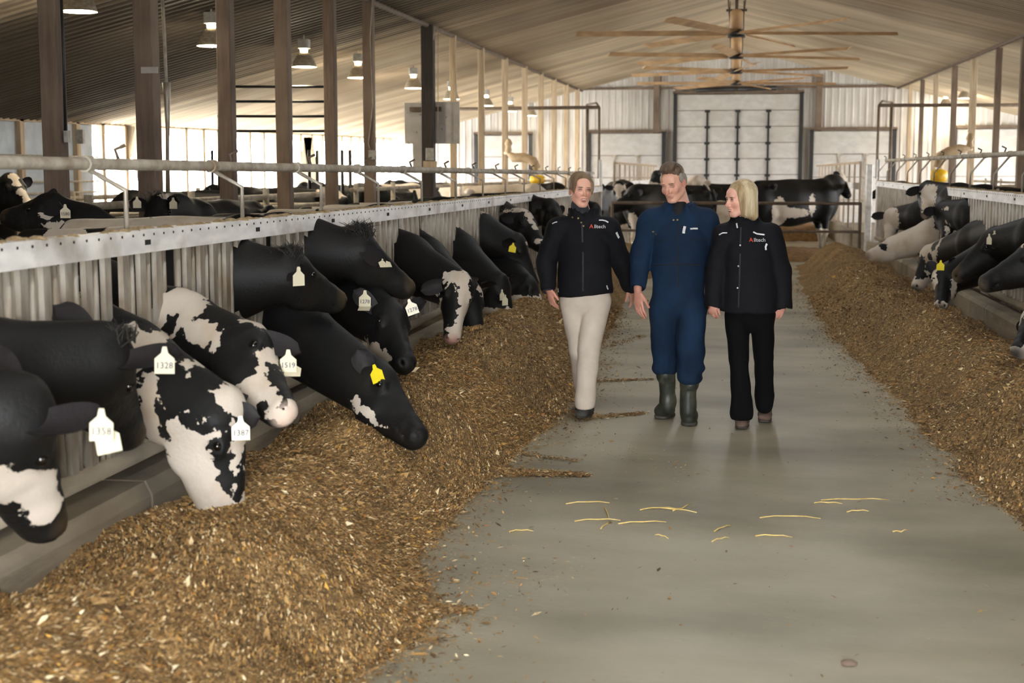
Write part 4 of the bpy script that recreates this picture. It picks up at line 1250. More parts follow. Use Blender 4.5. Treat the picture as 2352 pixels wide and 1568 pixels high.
def paint_head(Pv, h, female, base, rng_=0):
    col = np.zeros((len(Pv), 4), np.float32); col[:] = hexc(base)
    x, y, z = h.loc(Pv)
    def blob(c, r, colr, k=1.0):
        d = np.sqrt(((x - c[0]) / r[0]) ** 2 + ((y - c[1]) / r[1]) ** 2 + ((z - c[2]) / r[2]) ** 2)
        w = np.clip((1.15 - d) / .3, 0, 1)[:, None] * k
        col[:] = col * (1 - w) + np.array(hexc(colr)) * w
    red = '#b96a5a'
    for t in (-1, 1): blob((t * .040, .07, -.035), (.026, .03, .022), red, .35)
    blob((0, .108, -.03), (.016, .02, .016), '#c0685a', .45 if not female else .3)
    for t in (-1, 1):
        blob((t * .080, -.005, -.008), (.014, .026, .036), '#c2685c', .5)
        blob((t * .031, .090, .000), (.019, .02, .009), '#7d5548', .45)
        blob((t * .031, .094, .020), (.021, .02, .0050), '#4e3628' if female else '#5c4434', .9)
        blob((t * .031, .092, .0080), (.017, .02, .0042), '#2b1c16', .85 if female else .6)
    blob((0, .1, -.060), (.024, .025, .006), '#a85048' if female else '#b07060', .85 if female else .5)
    blob((0, .1, -.073), (.020, .025, .007), '#b25850' if female else '#b37566', .85 if female else .5)
    blob((0, .1, -.066), (.017, .03, .0022), '#4a2220', .6)
    return col

def eyes_for(o, h, look):
    L = Vector(look).normalized()
    for t in (-1, 1):
        c = h(t * .031, .0775, 0)
        r = .0118 * h.q
        mb = MB(); mb.lathe((0, 0, 0), [(r * math.sin(math.pi * i / 8), -r * math.cos(math.pi * i / 8)) for i in range(9)], 12)
        e = mb.build('eyeball', M['sclera'], o, True); e.location = c + h.y * .0036 - Vector(o.location)
        mb = MB(); x, y, z = basis(L, (0, 0, 1))
        mb.lathe((0, 0, 0), [(.0001, r * 1.04), (.0062 * h.q, r * .97), (.0072 * h.q, r * .80)], 10)
        i_ = mb.build('iris', M['iris'], e, True)
        i_.matrix_local = Matrix((x, y, z)).transposed().to_4x4()

def hand_sdf(s, wr, d, n, th, q=1.0, curl=.5, k=.004):
    """wr wrist, d towards the fingers, n back-of-hand normal, th = +-1 side of the thumb along d x n"""
    d = Vector(d).normalized(); n = Vector(n); n = (n - d * n.dot(d)).normalized(); t = d.cross(n) * th
    R = (d, t, n)
    s.cone(wr - d * .03 * q, wr + d * .015 * q, .024 * q, .026 * q, .01, flat=(n, .78))
    s.ell(wr + d * .048 * q, (.052 * q, .040 * q, .016 * q), R, .012)
    lens = (.040, .046, .043, .034)
    for i in range(4):
        off = (.031 - .020 * i)
        b = wr + d * (.078 - .004 * abs(i - 1.2)) * q + t * off * q
        dd = (d + t * (.09 - .06 * i)).normalized(); p = b; a = curl * (.45 + .12 * i)
        for j, l in enumerate((lens[i], lens[i] * .62, lens[i] * .5)):
            dj = (dd * math.cos(a * (j + .6)) - n * math.sin(a * (j + .6)))
            e = p + dj * l * q
            s.cone(p, e, (.0098 - .0009 * j) * q, (.0092 - .0011 * j) * q, k if j or 1 else .006); p = e
    b = wr + d * .018 * q + t * .028 * q
    d1 = (d * .82 + t * .42 - n * .35).normalized(); e1 = b + d1 * .042 * q
    d2 = (d * .95 + t * .05 - n * .4).normalized(); e2 = e1 + d2 * .030 * q; e3_ = e2 + (d2 - n * .15).normalized() * .022 * q
    s.cone(b, e1, .0145 * q, .0115 * q, .008); s.cone(e1, e2, .0110 * q, .0100 * q, k); s.cone(e2, e3_, .0098 * q, .008 * q, k)

def fold_warp(amp, seeds):
    rnd = random.Random(seeds); T = []
    for _ in range(7):
        v = Vector((rnd.gauss(0, 1), rnd.gauss(0, 1), rnd.gauss(0, 1.6))).normalized() * rnd.uniform(28, 60)
        w = Vector((rnd.gauss(0, 1), rnd.gauss(0, 1), rnd.gauss(0, 1))).normalized() * rnd.uniform(6, 14)
        T.append((v, w, rnd.uniform(0, 6), rnd.uniform(0, 6)))
    def f(X, Y, Z):
        o = 0
        for v, w, a, b in T:
            m = np.sin(w.x * X + w.y * Y + w.z * Z + b)
            o = o + np.sin(v.x * X + v.y * Y + v.z * Z + a + 1.5 * m) * np.clip(m, 0, 1)
        return (o * amp * .6).astype(np.float32)
    return f

def garment(name, s, h, m, root, label=None, it=1):
    P, Q = s.surface(h); P = smooth_pts(P, Q, it, .4)
    me = np_mesh(name, P, Q, root.location)
    o = bpy.data.objects.new(name, me); me.materials.append(m if not isinstance(m, str) else M[m]); COL.objects.link(o); o.parent = root
    if label: o['label'] = label
    tri = [tuple(map(int, f)) for f in Q]
    bvh = BVHTree.FromPolygons([tuple(map(float, p)) for p in P], tri)
    return o, bvh

def on_surface(bvh, px, py):
    hit, n, i, d = bvh.ray_cast(_c0, ray(px, py).normalized())
    if hit is None: return None, None
    return hit, n

def strip_on(bvh, pts, w, m, parent, name, label=None):
    """narrow band following the cloth"""
    H = [on_surface(bvh, *p) for p in pts]; H = [x for x in H if x[0] is not None]
    if len(H) < 2: return
    mb = MB()
    P = [p + n * .003 for p, n in H]
    for i in range(len(P)):
        d = (P[min(i + 1, len(P) - 1)] - P[max(i - 1, 0)]).normalized(); c = d.cross(H[i][1]).normalized() * w / 2
        nn = H[i][1] * .002
        mb.v += [tuple(P[i] - c), tuple(P[i] - c * .8 + nn), tuple(P[i] + c * .8 + nn), tuple(P[i] + c)]
    for i in range(len(P) - 1):
        for k in range(3): a = i * 4 + k; mb.f.append((a, a + 1, a + 5, a + 4))
    o = mb.build(name, M[m], parent, True)
    if label: o['label'] = label
    return o

def logo_on(bvh, px, py, parent, size):
    hit, n = on_surface(bvh, px, py)
    if hit is None: return
    x, y, z = basis(n, (0, 0, 1)); R = Matrix((x, y, z)).transposed().to_4x4()
    for txt, m, dx in (('A', 'redprint', -.62), ('lltech', 'whiteprint', .52)):
        tm = text_mesh(txt, size)
        if not tm.materials: tm.materials.append(M[m])
        o = bpy.data.objects.new('printed_logo', tm); COL.objects.link(o); o.parent = parent
        w = Vector(parent.location); q = parent.parent
        while q: w += Vector(q.location); q = q.parent
        o.matrix_local = Matrix.Translation(hit + n * .010 + x * dx * size * 1.55 - w) @ R @ Matrix.Scale(1.25 if txt == 'A' else 1.1, 4)

def body_finish(s, hd, female, skin, root, h=.005):
    P, Q = s.surface(h); P = smooth_pts(P, Q, 1, .3)
    me = np_mesh('body', P, Q, root.location)
    o = bpy.data.objects.new('body', me); me.materials.append(M['skin']); COL.objects.link(o); o.parent = root
    col = paint_head(P, hd, female, skin)
    dz = P[:, 2] < (hd.C.z - .3)
    col[dz] = np.array(hexc('#b9796a')) * .6 + np.array(hexc(skin)) * .4
    at = me.attributes.new('tone', 'FLOAT_COLOR', 'POINT'); at.data.foreach_set('color', col.astype(np.float32).ravel())
    return o

def limbs(s, J, fem=1.0):
    """slim body under the clothes"""
    s.chain([J['neck'] - Vector((0, 0, .05)), J['chest'], J['pelvis']], [.06, .13 * fem, .125], .05, flat=((0, 1, 0), .75))
    for a, b, c, d in (('shR', 'elR', 'wrR', 0), ('shL', 'elL', 'wrL', 0)):
        s.cone(J['neck'] - Vector((0, 0, .10)), J[a], .045, .05, .04)
        s.chain([J[a], J[b], J[c]], [.05 * fem, .037 * fem, .026 * fem], .02)
    for a, b, c in (('hipR', 'knR', 'anR'), ('hipL', 'knL', 'anL')):
        s.chain([J['pelvis'], J[a], J[b], J[c]], [.09, .066, .046, .036], .03)

def sleeve(s, a, b, c, r0, r1, r2, k=.015):
    s.cone(a, b, r0, r1, k); s.cone(b, c, r1, r2, .02)
def cuff_cut(s, wr, d, r):
    d = Vector(d).normalized(); s.cone(wr + d * r * .98, wr + d * (r + .12), r, r, .004, sub=True)

def shoe(name, root, heel, toe, m, w=.046, hgt=.10, sole=True, lab=None):
    """heel and toe are floor points"""
    heel = Vector(heel); toe = Vector(toe); d = (toe - heel).normalized(); U = Vector((0, 0, 1)); sd = d.cross(U)
    s = SDF(); L = (toe - heel).length
    s.cone(heel + d * .03 + U * .045, heel + d * L * .55 + U * .05, .042, .046, .02, flat=(U, .95))
    s.cone(heel + d * L * .5 + U * .042, toe - d * .04 + U * .036, w, w * .93, .02, flat=(U, .75))
    s.cone(heel + d * .05 + U * .05, heel + d * .06 + U * hgt, .045, .045, .02)
    s.plane(heel + U * .008, -U)
    o, b = garment(name, s, .006, m, root, lab)
    if sole:
        s2 = SDF()
        s2.cone(heel + d * .03 + U * .02, heel + d * L * .5 + U * .02, .044, .046, .01, flat=(U, .6))
        s2.cone(heel + d * L * .5 + U * .02, toe - d * .04 + U * .02, w * 1.04, w * .98, .01, flat=(U, .6))
        s2.plane(heel + U * .001, -U); s2.plane(heel + U * .02, U)
        P, Q = s2.surface(.006); me = np_mesh('sole', P, Q, root.location)
        so = bpy.data.objects.new('sole', me); me.materials.append(M['sole']); COL.objects.link(so); so.parent = o
    return o

def jmap(Y, d):
    return {k: W(v[0], v[1], Y=Y + (v[2] if len(v) > 2 else 0)) for k, v in d.items()}
UX, UY, UZ = Vector((1, 0, 0)), Vector((0, 1, 0)), Vector((0, 0, 1))

# ---------------------------------------------------------------- left woman
def woman_left():
    Y = 9.85
    J = jmap(Y, dict(neck=(1340, 494, .03), chest=(1340, 560), pelvis=(1344, 672), shR=(1282, 525), elR=(1254, 602), wrR=(1259, 664, -.08), shL=(1398, 525), elL=(1424, 596, .10), wrL=(1447, 656, .22),
                     hipR=(1316, 690), knR=(1330, 805, .0), anR=(1337, 895, .38), hipL=(1372, 690), knL=(1352, 805, -.10), anL=(1344, 930, -.12)))
    root = empty('person', (J['pelvis'].x, Y, 0))
    tag(root, 'smiling woman with tied back brown hair, black jacket and beige trousers, walking on the left', 'person', 'people walking down the alley')
    hd = Head(W(1334, 437, Y=Y - .02), (.42, -1, .0), (.05, 0, 1), .98)
    s = SDF(); limbs(s, J, .92)
    s.cone(hd(0, -.03, -.06), J['neck'], .050, .055, .02)
    head_sdf(s, hd, True, smile=True)
    hand_sdf(s, J['wrR'] + Vector((.005, 0, .0)), (.24, -.25, -1), (-.85, -.55, 0), -1, .90, .6)
    hand_sdf(s, J['wrL'], (.2, .3, -1), (.9, -.3, 0), 1, .95, .5)
    body = body_finish(s, hd, True, '#e3b09a', root)
    eyes_for(body, hd, (.65, -1, .05))
    # mouth: upper teeth
    mb = MB(); mb.obox(hd(0, .0885, -.0645), hd.x * .014, hd.y * .006, hd.z * .0030); mb.build('teeth', M['teeth'], body)
    # hair pulled back
    g = SDF(); R = (hd.x, hd.y, hd.z)
    g.ell(hd(0, -.026, .046), (.083, .098, .087), R, .02)
    for t in (-1, 1): g.ell(hd(t * .060, .018, .018), (.026, .055, .062), R, .02)
    g.ell(hd(0, -.11, -.02), (.03, .03, .06), R, .02)
    g.cone(hd(-.045, -.105, -.02), hd(-.062, -.08, -.12), .022, .008, .02)
    g.ell(hd(.012, .082, -.020), (.055, .05, .082), R, .016, sub=True)
    g.ell(hd(.0, .095, -.010), (.066, .035, .07), R, .016, sub=True)
    for t in (-1, 1): g.ell(hd(t * .08, .015, -.030), (.022, .034, .034), R, .01, sub=True)
    garment('hair', g, .005, 'hairbrown', root)
    # trousers
    t = SDF()
    t.cone(J['pelvis'] + UZ * .03, J['pelvis'] - UZ * .03, .165, .17, .03, flat=(UY, .68))
    t.chain([J['hipR'] + UZ * .0, J['knR'], J['anR']], [.094, .068, .058], .015)
    u = J['hipL']
    t.chain([u, J['knL'], J['anL'] + UZ * .02], [.098, .076, .070], .015)
    t.cone(J['anL'] + UZ * .05, J['anL'] - UZ * .005, .062, .066, .02)
    t.plane(J['anL'] - UZ * .02, -UZ + UY * .1)
    t.warp(fold_warp(.0030, 3))
    garment('trousers', t, .008, 'chino', root, 'beige straight cotton trousers')
    fl = W(1340, 962, Z=0)
    toe = fl + Vector((-.02, -.03, 0))
    shoe('boot', root, Vector((J['anL'].x + .0, toe.y + .24, 0)), toe, M['greyshoe'], .05, .12)
    hb = Vector((J['anR'].x, J['anR'].y + .02, 0)); shoe('boot', root, hb + Vector((0, .08, 0)), hb + Vector((0, -.14, 0)), M['greyshoe'], .045, .10)
    # jacket
    j = SDF()
    top = J['neck'] - UZ * .12
    for q_ in ('shR', 'shL'): j.cone(J['neck'] - UZ * .045, J[q_], .062, .070, .03)
    j.cone(top, J['chest'] - UZ * .02, .155, .178, .03, flat=(UY, .70))
    j.cone(J['chest'] - UZ * .02, J['pelvis'] + UZ * .06, .178, .180, .04, flat=(UY, .70))
    j.cone(J['pelvis'] + UZ * .08, J['pelvis'] - UZ * .10, .186, .192, .04, flat=(UY, .72))
    j.cone(J['shR'] + Vector((.02, 0, 0)), J['shL'] - Vector((.02, 0, 0)), .075, .075, .03)
    j.plane(J['pelvis'] + Vector((0, 0, -.015)), Vector((.10, 0, -1)))
    sleeve(j, J['shR'], J['elR'], J['wrR'] + UZ * .02, .085, .070, .056)
    sleeve(j, J['shL'], J['elL'], J['wrL'], .082, .074, .058)
    cuff_cut(j, J['wrR'], J['wrR'] - J['elR'], .08)
    # stand collar, opened in front
    nk = J['neck'] + Vector((.002, 0, .0))
    for i in range(14):
        a = math.radians(-235 + i * 290 / 13); c0 = nk + Vector((math.cos(a) * .088, math.sin(a) * .078, 0))
        j.cone(c0 - UZ * .02, c0 + Vector((math.cos(a) * .012, math.sin(a) * .012, .042)), .017, .012, .02)
    j.cone(nk + Vector((.0, -.10, .06)), nk + Vector((0, -.13, -.035)), .035, .02, .02, sub=True)
    j.warp(fold_warp(.0038, 5))
    jk, bv = garment('jacket', j, .009, 'jacket', root, 'black zipped winter jacket with thin reflective strips')
    c = SDF()
    c.cone(J['neck'] - UZ * .05, hd(0, -.03, -.105), .068, .060, .02); c.warp(fold_warp(.004, 8))
    garment('roll_neck', c, .006, 'fleece', root, 'charcoal roll neck')
    strip_on(bv, [(1376, 506), (1384, 506), (1392, 508), (1397, 511)], .010, 'reflect', jk, 'reflective_strip')
    strip_on(bv, [(1269, 514), (1275, 511), (1280, 510)], .008, 'reflect', jk, 'reflective_strip')
    strip_on(bv, [(1415, 533), (1418, 540), (1421, 546)], .016, 'reflect', jk, 'reflective_strip')
    strip_on(bv, [(1283, 662), (1283, 667), (1284, 671)], .010, 'reflect', jk, 'zip_pull')
    strip_on(bv, [(1393, 655), (1394, 660), (1396, 664)], .010, 'reflect', jk, 'zip_pull')
    strip_on(bv, [(1337 + dx, y) for dx, y in ((0, 516), (1, 550), (2, 590), (2, 630), (2, 668))], .012, 'fleece', jk, 'zip_flap')
    for px, py in ((1302, 495), (1315, 499), (1328, 501), (1335, 511), (1340, 519)):
        hit, n = on_surface(bv, px, py)
        if hit: MB().lathe((0, 0, 0), [(.007, 0), (.006, .003), (.001, .0045)], 8).build('snap', M['brass'], jk).matrix_local = Matrix.Translation(hit - Vector(root.location)) @ Matrix((basis(n, UZ))).transposed().to_4x4()
    logo_on(bv, 1369, 521, jk, .033)
    cf = SDF(); dd = (J['wrR'] - J['elR']).normalized(); cf.cone(J['wrR'] - dd * .05, J['wrR'] + dd * .0, .046, .045, .01); cuff_cut(cf, J['wrR'] + dd * .01, dd, .05)
    garment('cuff', cf, .006, 'fleece', root, 'charcoal inner cuff')
    return root

# ---------------------------------------------------------------- man in the middle
def man_middle():
    Y = 9.75
    J = jmap(Y, dict(neck=(1562, 475, .04), chest=(1560, 550), pelvis=(1557, 680), shR=(1496, 508), elR=(1471, 592, .02), wrR=(1465, 664, -.06), shL=(1622, 508), elL=(1640, 596, .10), wrL=(1640, 668, .12),
                     hipR=(1526, 705), knR=(1526, 800, .05), anR=(1534, 930, .12), hipL=(1588, 705), knL=(1586, 805, -.12), anL=(1580, 940, -.10)))
    root = empty('person', (J['pelvis'].x, Y, 0))
    tag(root, 'tall man with short greying hair in navy coverall and rubber boots, walking in the middle', 'person', 'people walking down the alley')
    hd = Head(W(1546, 420, Y=Y - .06), (-.42, -1, -.36), (-.10, 0, 1), 1.03)
    s = SDF(); limbs(s, J, 1.05)
    s.cone(hd(0, -.035, -.06), J['neck'] + UZ * .02, .056, .064, .02)
    s.cone(hd(.0, -.02, -.09), J['neck'] + Vector((-.005, -.03, -.02)), .045, .05, .02)
    head_sdf(s, hd, False)
    hand_sdf(s, J['wrR'] + Vector((.0, 0, -.02)), (.10, -.12, -1), (-.75, -.7, 0), -1, 1.1, .4)
    hand_sdf(s, J['wrL'], (-.1, .1, -1), (.9, -.3, 0), 1, 1.05, .5)
    body = body_finish(s, hd, False, '#dba892', root)
    eyes_for(body, hd, (-.5, -1, -.8))
    g = SDF(); R = (hd.x, hd.y, hd.z)
    g.ell(hd(0, -.020, .056), (.075, .092, .075), R, .02)
    g.ell(hd(0, .050, .112), (.050, .038, .026), R, .02)
    g.ell(hd(-.01, .02, .128), (.05, .05, .02), R, .02)
    g.ell(hd(0, .105, .022), (.075, .052, .060), R, .012, sub=True)
    g.plane(hd(0, .0, .040), -hd.z * 1 + hd.y * .35)
    g.warp(lambda X, Y_, Z: (.0025 * np.sin(330 * X + 90 * Z) * np.sin(210 * Y_ + 60 * Z)).astype(np.float32))
    garment('hair', g, .0045, 'hairgrey', root, 'short brown hair')
    for t in (-1, 1):
        g = SDF()
        g.ell(hd(t * .070, .004, .030), (.012, .030, .034), R, .01); g.ell(hd(t * .068, -.035, .01), (.014, .035, .045), R, .01)
        g.ell(hd(0, -.085, -.005), (.05, .02, .045), R, .01) if t > 0 else None
        garment('temple_hair', g, .0045, 'hairtemple', root, 'greying cropped hair at the temple')
    c = SDF(); c.cone(J['neck'] + Vector((-.01, -.045, .0)), J['neck'] + Vector((-.0, -.05, -.13)), .062, .07, .03)
    garment('undershirt', c, .007, 'undershirt', root, 'black undershirt in the open collar')
    # coverall: trunk, legs and sleeves in one
    t = SDF()
    for q_ in ('shR', 'shL'): t.cone(J['neck'] - UZ * .045, J[q_], .066, .074, .03)
    t.cone(J['neck'] - UZ * .13, J['chest'], .175, .188, .03, flat=(UY, .68))
    t.cone(J['chest'], W(1559, 615, Y=Y), .188, .172, .03, flat=(UY, .70))
    t.cone(W(1559, 615, Y=Y), J['pelvis'], .172, .180, .05, flat=(UY, .70))
    t.cone(J['shR'] + Vector((.02, 0, 0)), J['shL'] - Vector((.02, 0, 0)), .078, .078, .04)
    hemR = J['knR'] * .56 + J['anR'] * .44; hemL = J['knL'] * .46 + J['anL'] * .54
    t.chain([J['hipR'] - UZ * .0, J['knR'], hemR + UZ * .05], [.108, .090, .084], .02)
    t.ell(hemR + Vector((-.012, 0, .04)), (.086, .08, .055), None, .02)
    t.chain([J['hipL'] - UZ * .0, J['knL'], hemL + UZ * .05], [.112, .092, .084], .02)
    t.ell(hemL + Vector((.02, 0, .10)), (.092, .085, .05), None, .02); t.ell(hemL + Vector((.008, 0, .03)), (.084, .08, .04), None, .02)
    sleeve(t, J['shR'], J['elR'], J['wrR'], .090, .072, .052)
    sleeve(t, J['shL'], J['elL'], J['wrL'], .088, .076, .056)
    cuff_cut(t, J['wrR'] + UZ * .02, J['wrR'] - J['elR'], .08)
    nk = J['neck'] + Vector((0, -.01, .0))
    for i in range(13):
        a = math.radians(-250 + i * 320 / 12); c0 = nk + Vector((math.cos(a) * .092, math.sin(a) * .075, 0))
        t.cone(c0 - UZ * .03, c0 + Vector((math.cos(a) * .008, math.sin(a) * .008, .022 + .012 * math.sin(a))), .017, .011, .02)
    for sx in (-1, 1): t.cone(nk + Vector((sx * .055 - .008, -.095, .0)), nk + Vector((sx * .085 - .008, -.105, -.055)), .022, .014, .012, flat=((0, 1, 0), .5))
    t.cone(nk + Vector((-.008, -.12, .04)), nk + Vector((-.004, -.155, -.115)), .050, .012, .015, sub=True)
    t.warp(fold_warp(.0055, 12))
    jk, bv = garment('coverall', t, .009, 'coverall', root, 'navy blue work coverall')
    strip_on(bv, [(1585, 526), (1593, 525), (1602, 525)], .012, 'reflect', jk, 'pocket_strip')
    strip_on(bv, [(1573, 520), (1571, 528), (1570, 536)], .018, 'reflect', jk, 'pen_clip')
    strip_on(bv, [(1540, 520), (1552, 522), (1575, 522)], .003, 'undershirt', jk, 'seam')
    for px in (1500, 1590):
        strip_on(bv, [(px, 522), (px, 550), (px + 20, 553), (px + 36, 550), (px + 36, 522)], .005, 'undershirt', jk, 'pocket_seam')
    strip_on(bv, [(1557, y) for y in (512, 540, 570, 600, 630, 660)], .008, 'undershirt', jk, 'zip_flap')
    strip_on(bv, [(x, 607 + (x - 1560) ** 2 / 2000) for x in range(1502, 1622, 12)], .008, 'undershirt', jk, 'waist_seam')
    for px, py in ((1547, 505), (1556, 505), (1507, 538), (1571, 471), (1500, 532)):
        hit, n = on_surface(bv, px, py)
        if hit: MB().lathe((0, 0, 0), [(.007, 0), (.006, .003), (.001, .0045)], 8).build('snap', M['brass'], jk).matrix_local = Matrix.Translation(hit - Vector(root.location)) @ Matrix((basis(n, UZ))).transposed().to_4x4()
    for an, hem, (hx, hy), (tx, ty), nm in ((J['anR'], hemR, (1540, 950), (1516, 962), 0), (J['anL'], hemL, (1580, 958), (1582, 979), 1)):
        b = SDF(); toe = W(tx, ty, Z=0) + Vector((0, .0, 0)); 
        heel = Vector((an.x + .01, toe.y + (.20 if nm else .14), 0)); d = (toe - heel).normalized()
        b.chain([hem + UZ * .10, an + UZ * .05, an * 1.0 + Vector((0, 0, -.02))], [.062, .052, .050], .02)
        b.cone(heel + d * .03 + UZ * .05, heel + d * .13 + UZ * .055, .048, .052, .03)
        b.cone(heel + d * .12 + UZ * .048, toe - d * .035 + UZ * .040, .054, .050, .02, flat=(UZ, .8))
        b.cone(Vector((an.x, an.y, .12)), heel + d * .06 + UZ * .06, .05, .05, .03)
        b.cone(hem + UZ * .0, hem - UZ * .012, .066, .066, .006) 
        b.plane(Vector((0, 0, .006)), -UZ); b.warp(fold_warp(.003, 20 + nm))
        bo, _ = garment('rubber_boot', b, .007, 'rubber', root, 'muddy dark green rubber boot')
        s2 = SDF()
        s2.cone(heel + d * .03 + UZ * .015, heel + d * .10 + UZ * .015, .052, .05, .01, flat=(UZ, .6)); s2.cone(heel + d * .12 + UZ * .015, toe - d * .035 + UZ * .015, .058, .055, .01, flat=(UZ, .5))
        s2.plane(Vector((0, 0, .001)), -UZ); s2.plane(Vector((0, 0, .03)), UZ)
        P, Q = s2.surface(.007); me = np_mesh('sole', P, Q, root.location); so = bpy.data.objects.new('sole', me); me.materials.append(M['sole']); COL.objects.link(so); so.parent = bo
    return root

# ---------------------------------------------------------------- right woman
def woman_right():
    Y = 9.62
    J = jmap(Y, dict(neck=(1712, 508, .03), chest=(1716, 580), pelvis=(1720, 695), shR=(1664, 540), elR=(1647, 622), wrR=(1637, 706, -.06), shL=(1768, 540), elL=(1791, 622, .04), wrL=(1798, 706, .02),
                     hipR=(1693, 725), knR=(1697, 825, -.02), anR=(1704, 950, -.06), hipL=(1750, 725), knL=(1754, 820, .08), anL=(1756, 930, .22)))
    root = empty('person', (J['pelvis'].x, Y, 0))
    tag(root, 'smiling woman with straight blond bob in black jacket and black trousers, walking on the right', 'person', 'people walking down the alley')
    hd = Head(W(1700, 457, Y=Y - .02), (-1.0, -.62, -.12), (.0, 0, 1), .98)
    s = SDF(); limbs(s, J, .92)
    s.cone(hd(0, -.03, -.06), J['neck'], .048, .053, .02)
    head_sdf(s, hd, True, smile=True)
    hand_sdf(s, J['wrR'] + UZ * .035, (-.02, -.15, -1), (-.5, -.9, 0), -1, .80, 1.35)
    hand_sdf(s, J['wrL'] + Vector((-.0, 0, .03)), (-.35, -.1, -.85), (.3, -.9, 0), 1, .85, .7)
    body = body_finish(s, hd, True, '#e6b29e', root)
    eyes_for(body, hd, (-1, -.45, -.1))
    mb = MB(); mb.obox(hd(0, .0890, -.0645), hd.x * .015, hd.y * .006, hd.z * .0036); mb.build('teeth', M['teeth'], body)
    g = SDF(); R = (hd.x, hd.y, hd.z)
    g.ell(hd(0, -.026, .044), (.086, .102, .088), R, .02)
    for t in (-1, 1):
        g.cone(hd(t * .062, .0, .03), hd(t * .072, -.010, -.10), .042, .030, .02, flat=(hd.x, .6))
        g.cone(hd(t * .05, -.05, .03), hd(t * .058, -.055, -.115), .05, .036, .02)
    g.cone(hd(0, -.075, .02), hd(0, -.085, -.12), .055, .038, .02, flat=(hd.y, .7))
    g.cone(hd(-.066, .03, .0), hd(-.07, .034, -.105), .018, .010, .02)
    g.cone(hd(.070, .03, .0), hd(.078, .044, -.14), .016, .009, .015)
    g.ell(hd(0, .088, -.028), (.060, .058, .088), R, .014, sub=True)
    g.ell(hd(0, .05, -.12), (.06, .09, .05), R, .014, sub=True)
    g.warp(lambda X, Y_, Z: (.0022 * np.sin(260 * X + 11 * Z) * np.cos(240 * Y_ + 9 * Z)).astype(np.float32))
    garment('hair', g, .0045, 'hairblond', root, 'straight chin length blond hair')
    t = SDF()
    t.cone(J['pelvis'] + UZ * .03, J['pelvis'] - UZ * .05, .15, .155, .03, flat=(UY, .68))
    t.chain([J['hipR'], J['knR'], J['anR'] + UZ * .03], [.088, .064, .068], .012)
    t.cone(J['anR'] + UZ * .08, J['anR'] - UZ * .0, .070, .078, .02)
    t.chain([J['hipL'], J['knL'], J['anL'] + UZ * .03], [.088, .066, .062], .012)
    t.cone(J['anL'] + UZ * .06, J['anL'] + UZ * .0, .064, .062, .02)
    t.plane(Vector((0, 0, .07)), -UZ)
    t.warp(fold_warp(.0032, 31))
    garment('trousers', t, .008, 'jeans', root, 'black jeans')
    for (tx, ty), an, L in (((1703, 987), J['anR'], .25), ((1756, 972), J['anL'], .24)):
        toe = W(tx, ty, Z=0); heel = Vector((an.x + .01, toe.y + L, 0)); so = shoe('shoe', root, heel, toe, M['suede'], .047, .11, True, 'brown suede walking shoe')
        MB().obox(toe + Vector((0, .10, .088)), (.022, 0, 0), (0, .028, .006), (0, 0, .004)).build('laces', M['sole'], so)
    j = SDF()
    for q_ in ('shR', 'shL'): j.cone(J['neck'] - UZ * .045, J[q_], .060, .068, .03)
    j.cone(J['neck'] - UZ * .11, J['chest'], .150, .172, .03, flat=(UY, .72))
    j.cone(J['chest'], J['pelvis'] + UZ * .05, .172, .178, .04, flat=(UY, .72))
    j.cone(J['pelvis'] + UZ * .08, J['pelvis'] - UZ * .10, .186, .190, .04, flat=(UY, .74))
    j.cone(J['shR'] + Vector((.02, 0, 0)), J['shL'] - Vector((.02, 0, 0)), .072, .072, .03)
    j.plane(J['pelvis'] + Vector((0, 0, -.055)), Vector((.0, .05, -1)))
    sleeve(j, J['shR'], J['elR'], J['wrR'], .082, .076, .060)
    sleeve(j, J['shL'], J['elL'], J['wrL'], .084, .078, .064)
    for w_, e_ in (('wrR', 'elR'), ('wrL', 'elL')): cuff_cut(j, J[w_] + UZ * .01, J[w_] - J[e_], .085)
    nk = J['neck']
    for i in range(14):
        a = math.radians(-250 + i * 320 / 13); c0 = nk + Vector((math.cos(a) * .080, math.sin(a) * .070, 0))
        j.cone(c0 - UZ * .03, c0 + Vector((math.cos(a) * .006, math.sin(a) * .006, .030)), .016, .011, .02)
    j.warp(fold_warp(.0038, 35))
    jk, bv = garment('jacket', j, .009, 'jacket', root, 'black winter jacket with thin reflective strips')
    strip_on(bv, [(1730, 533), (1738, 537), (1746, 538), (1756, 539)], .010, 'reflect', jk, 'reflective_strip')
    strip_on(bv, [(1652, 539), (1660, 535), (1670, 535)], .008, 'reflect', jk, 'reflective_strip')
    strip_on(bv, [(1761, 560), (1758, 567), (1759, 574)], .014, 'reflect', jk, 'reflective_strip')
    strip_on(bv, [(1692, 513), (1693, 519), (1694, 524)], .010, 'reflect', jk, 'zip_pull')
    strip_on(bv, [(1702 - (y - 520) * .03, y) for y in (522, 560, 600, 640, 680, 706)], .010, 'fleece', jk, 'zip_flap')
    for px, py in ((1700, 563), (1696, 611), (1694, 661)):
        hit, n = on_surface(bv, px, py)
        if hit: MB().lathe((0, 0, 0), [(.006, 0), (.005, .003), (.001, .0045)], 8).build('snap', M['reflect'], jk).matrix_local = Matrix.Translation(hit - Vector(root.location)) @ Matrix((basis(n, UZ))).transposed().to_4x4()
    logo_on(bv, 1735, 552, jk, .033)
    return root
woman_left(); man_middle(); woman_right()

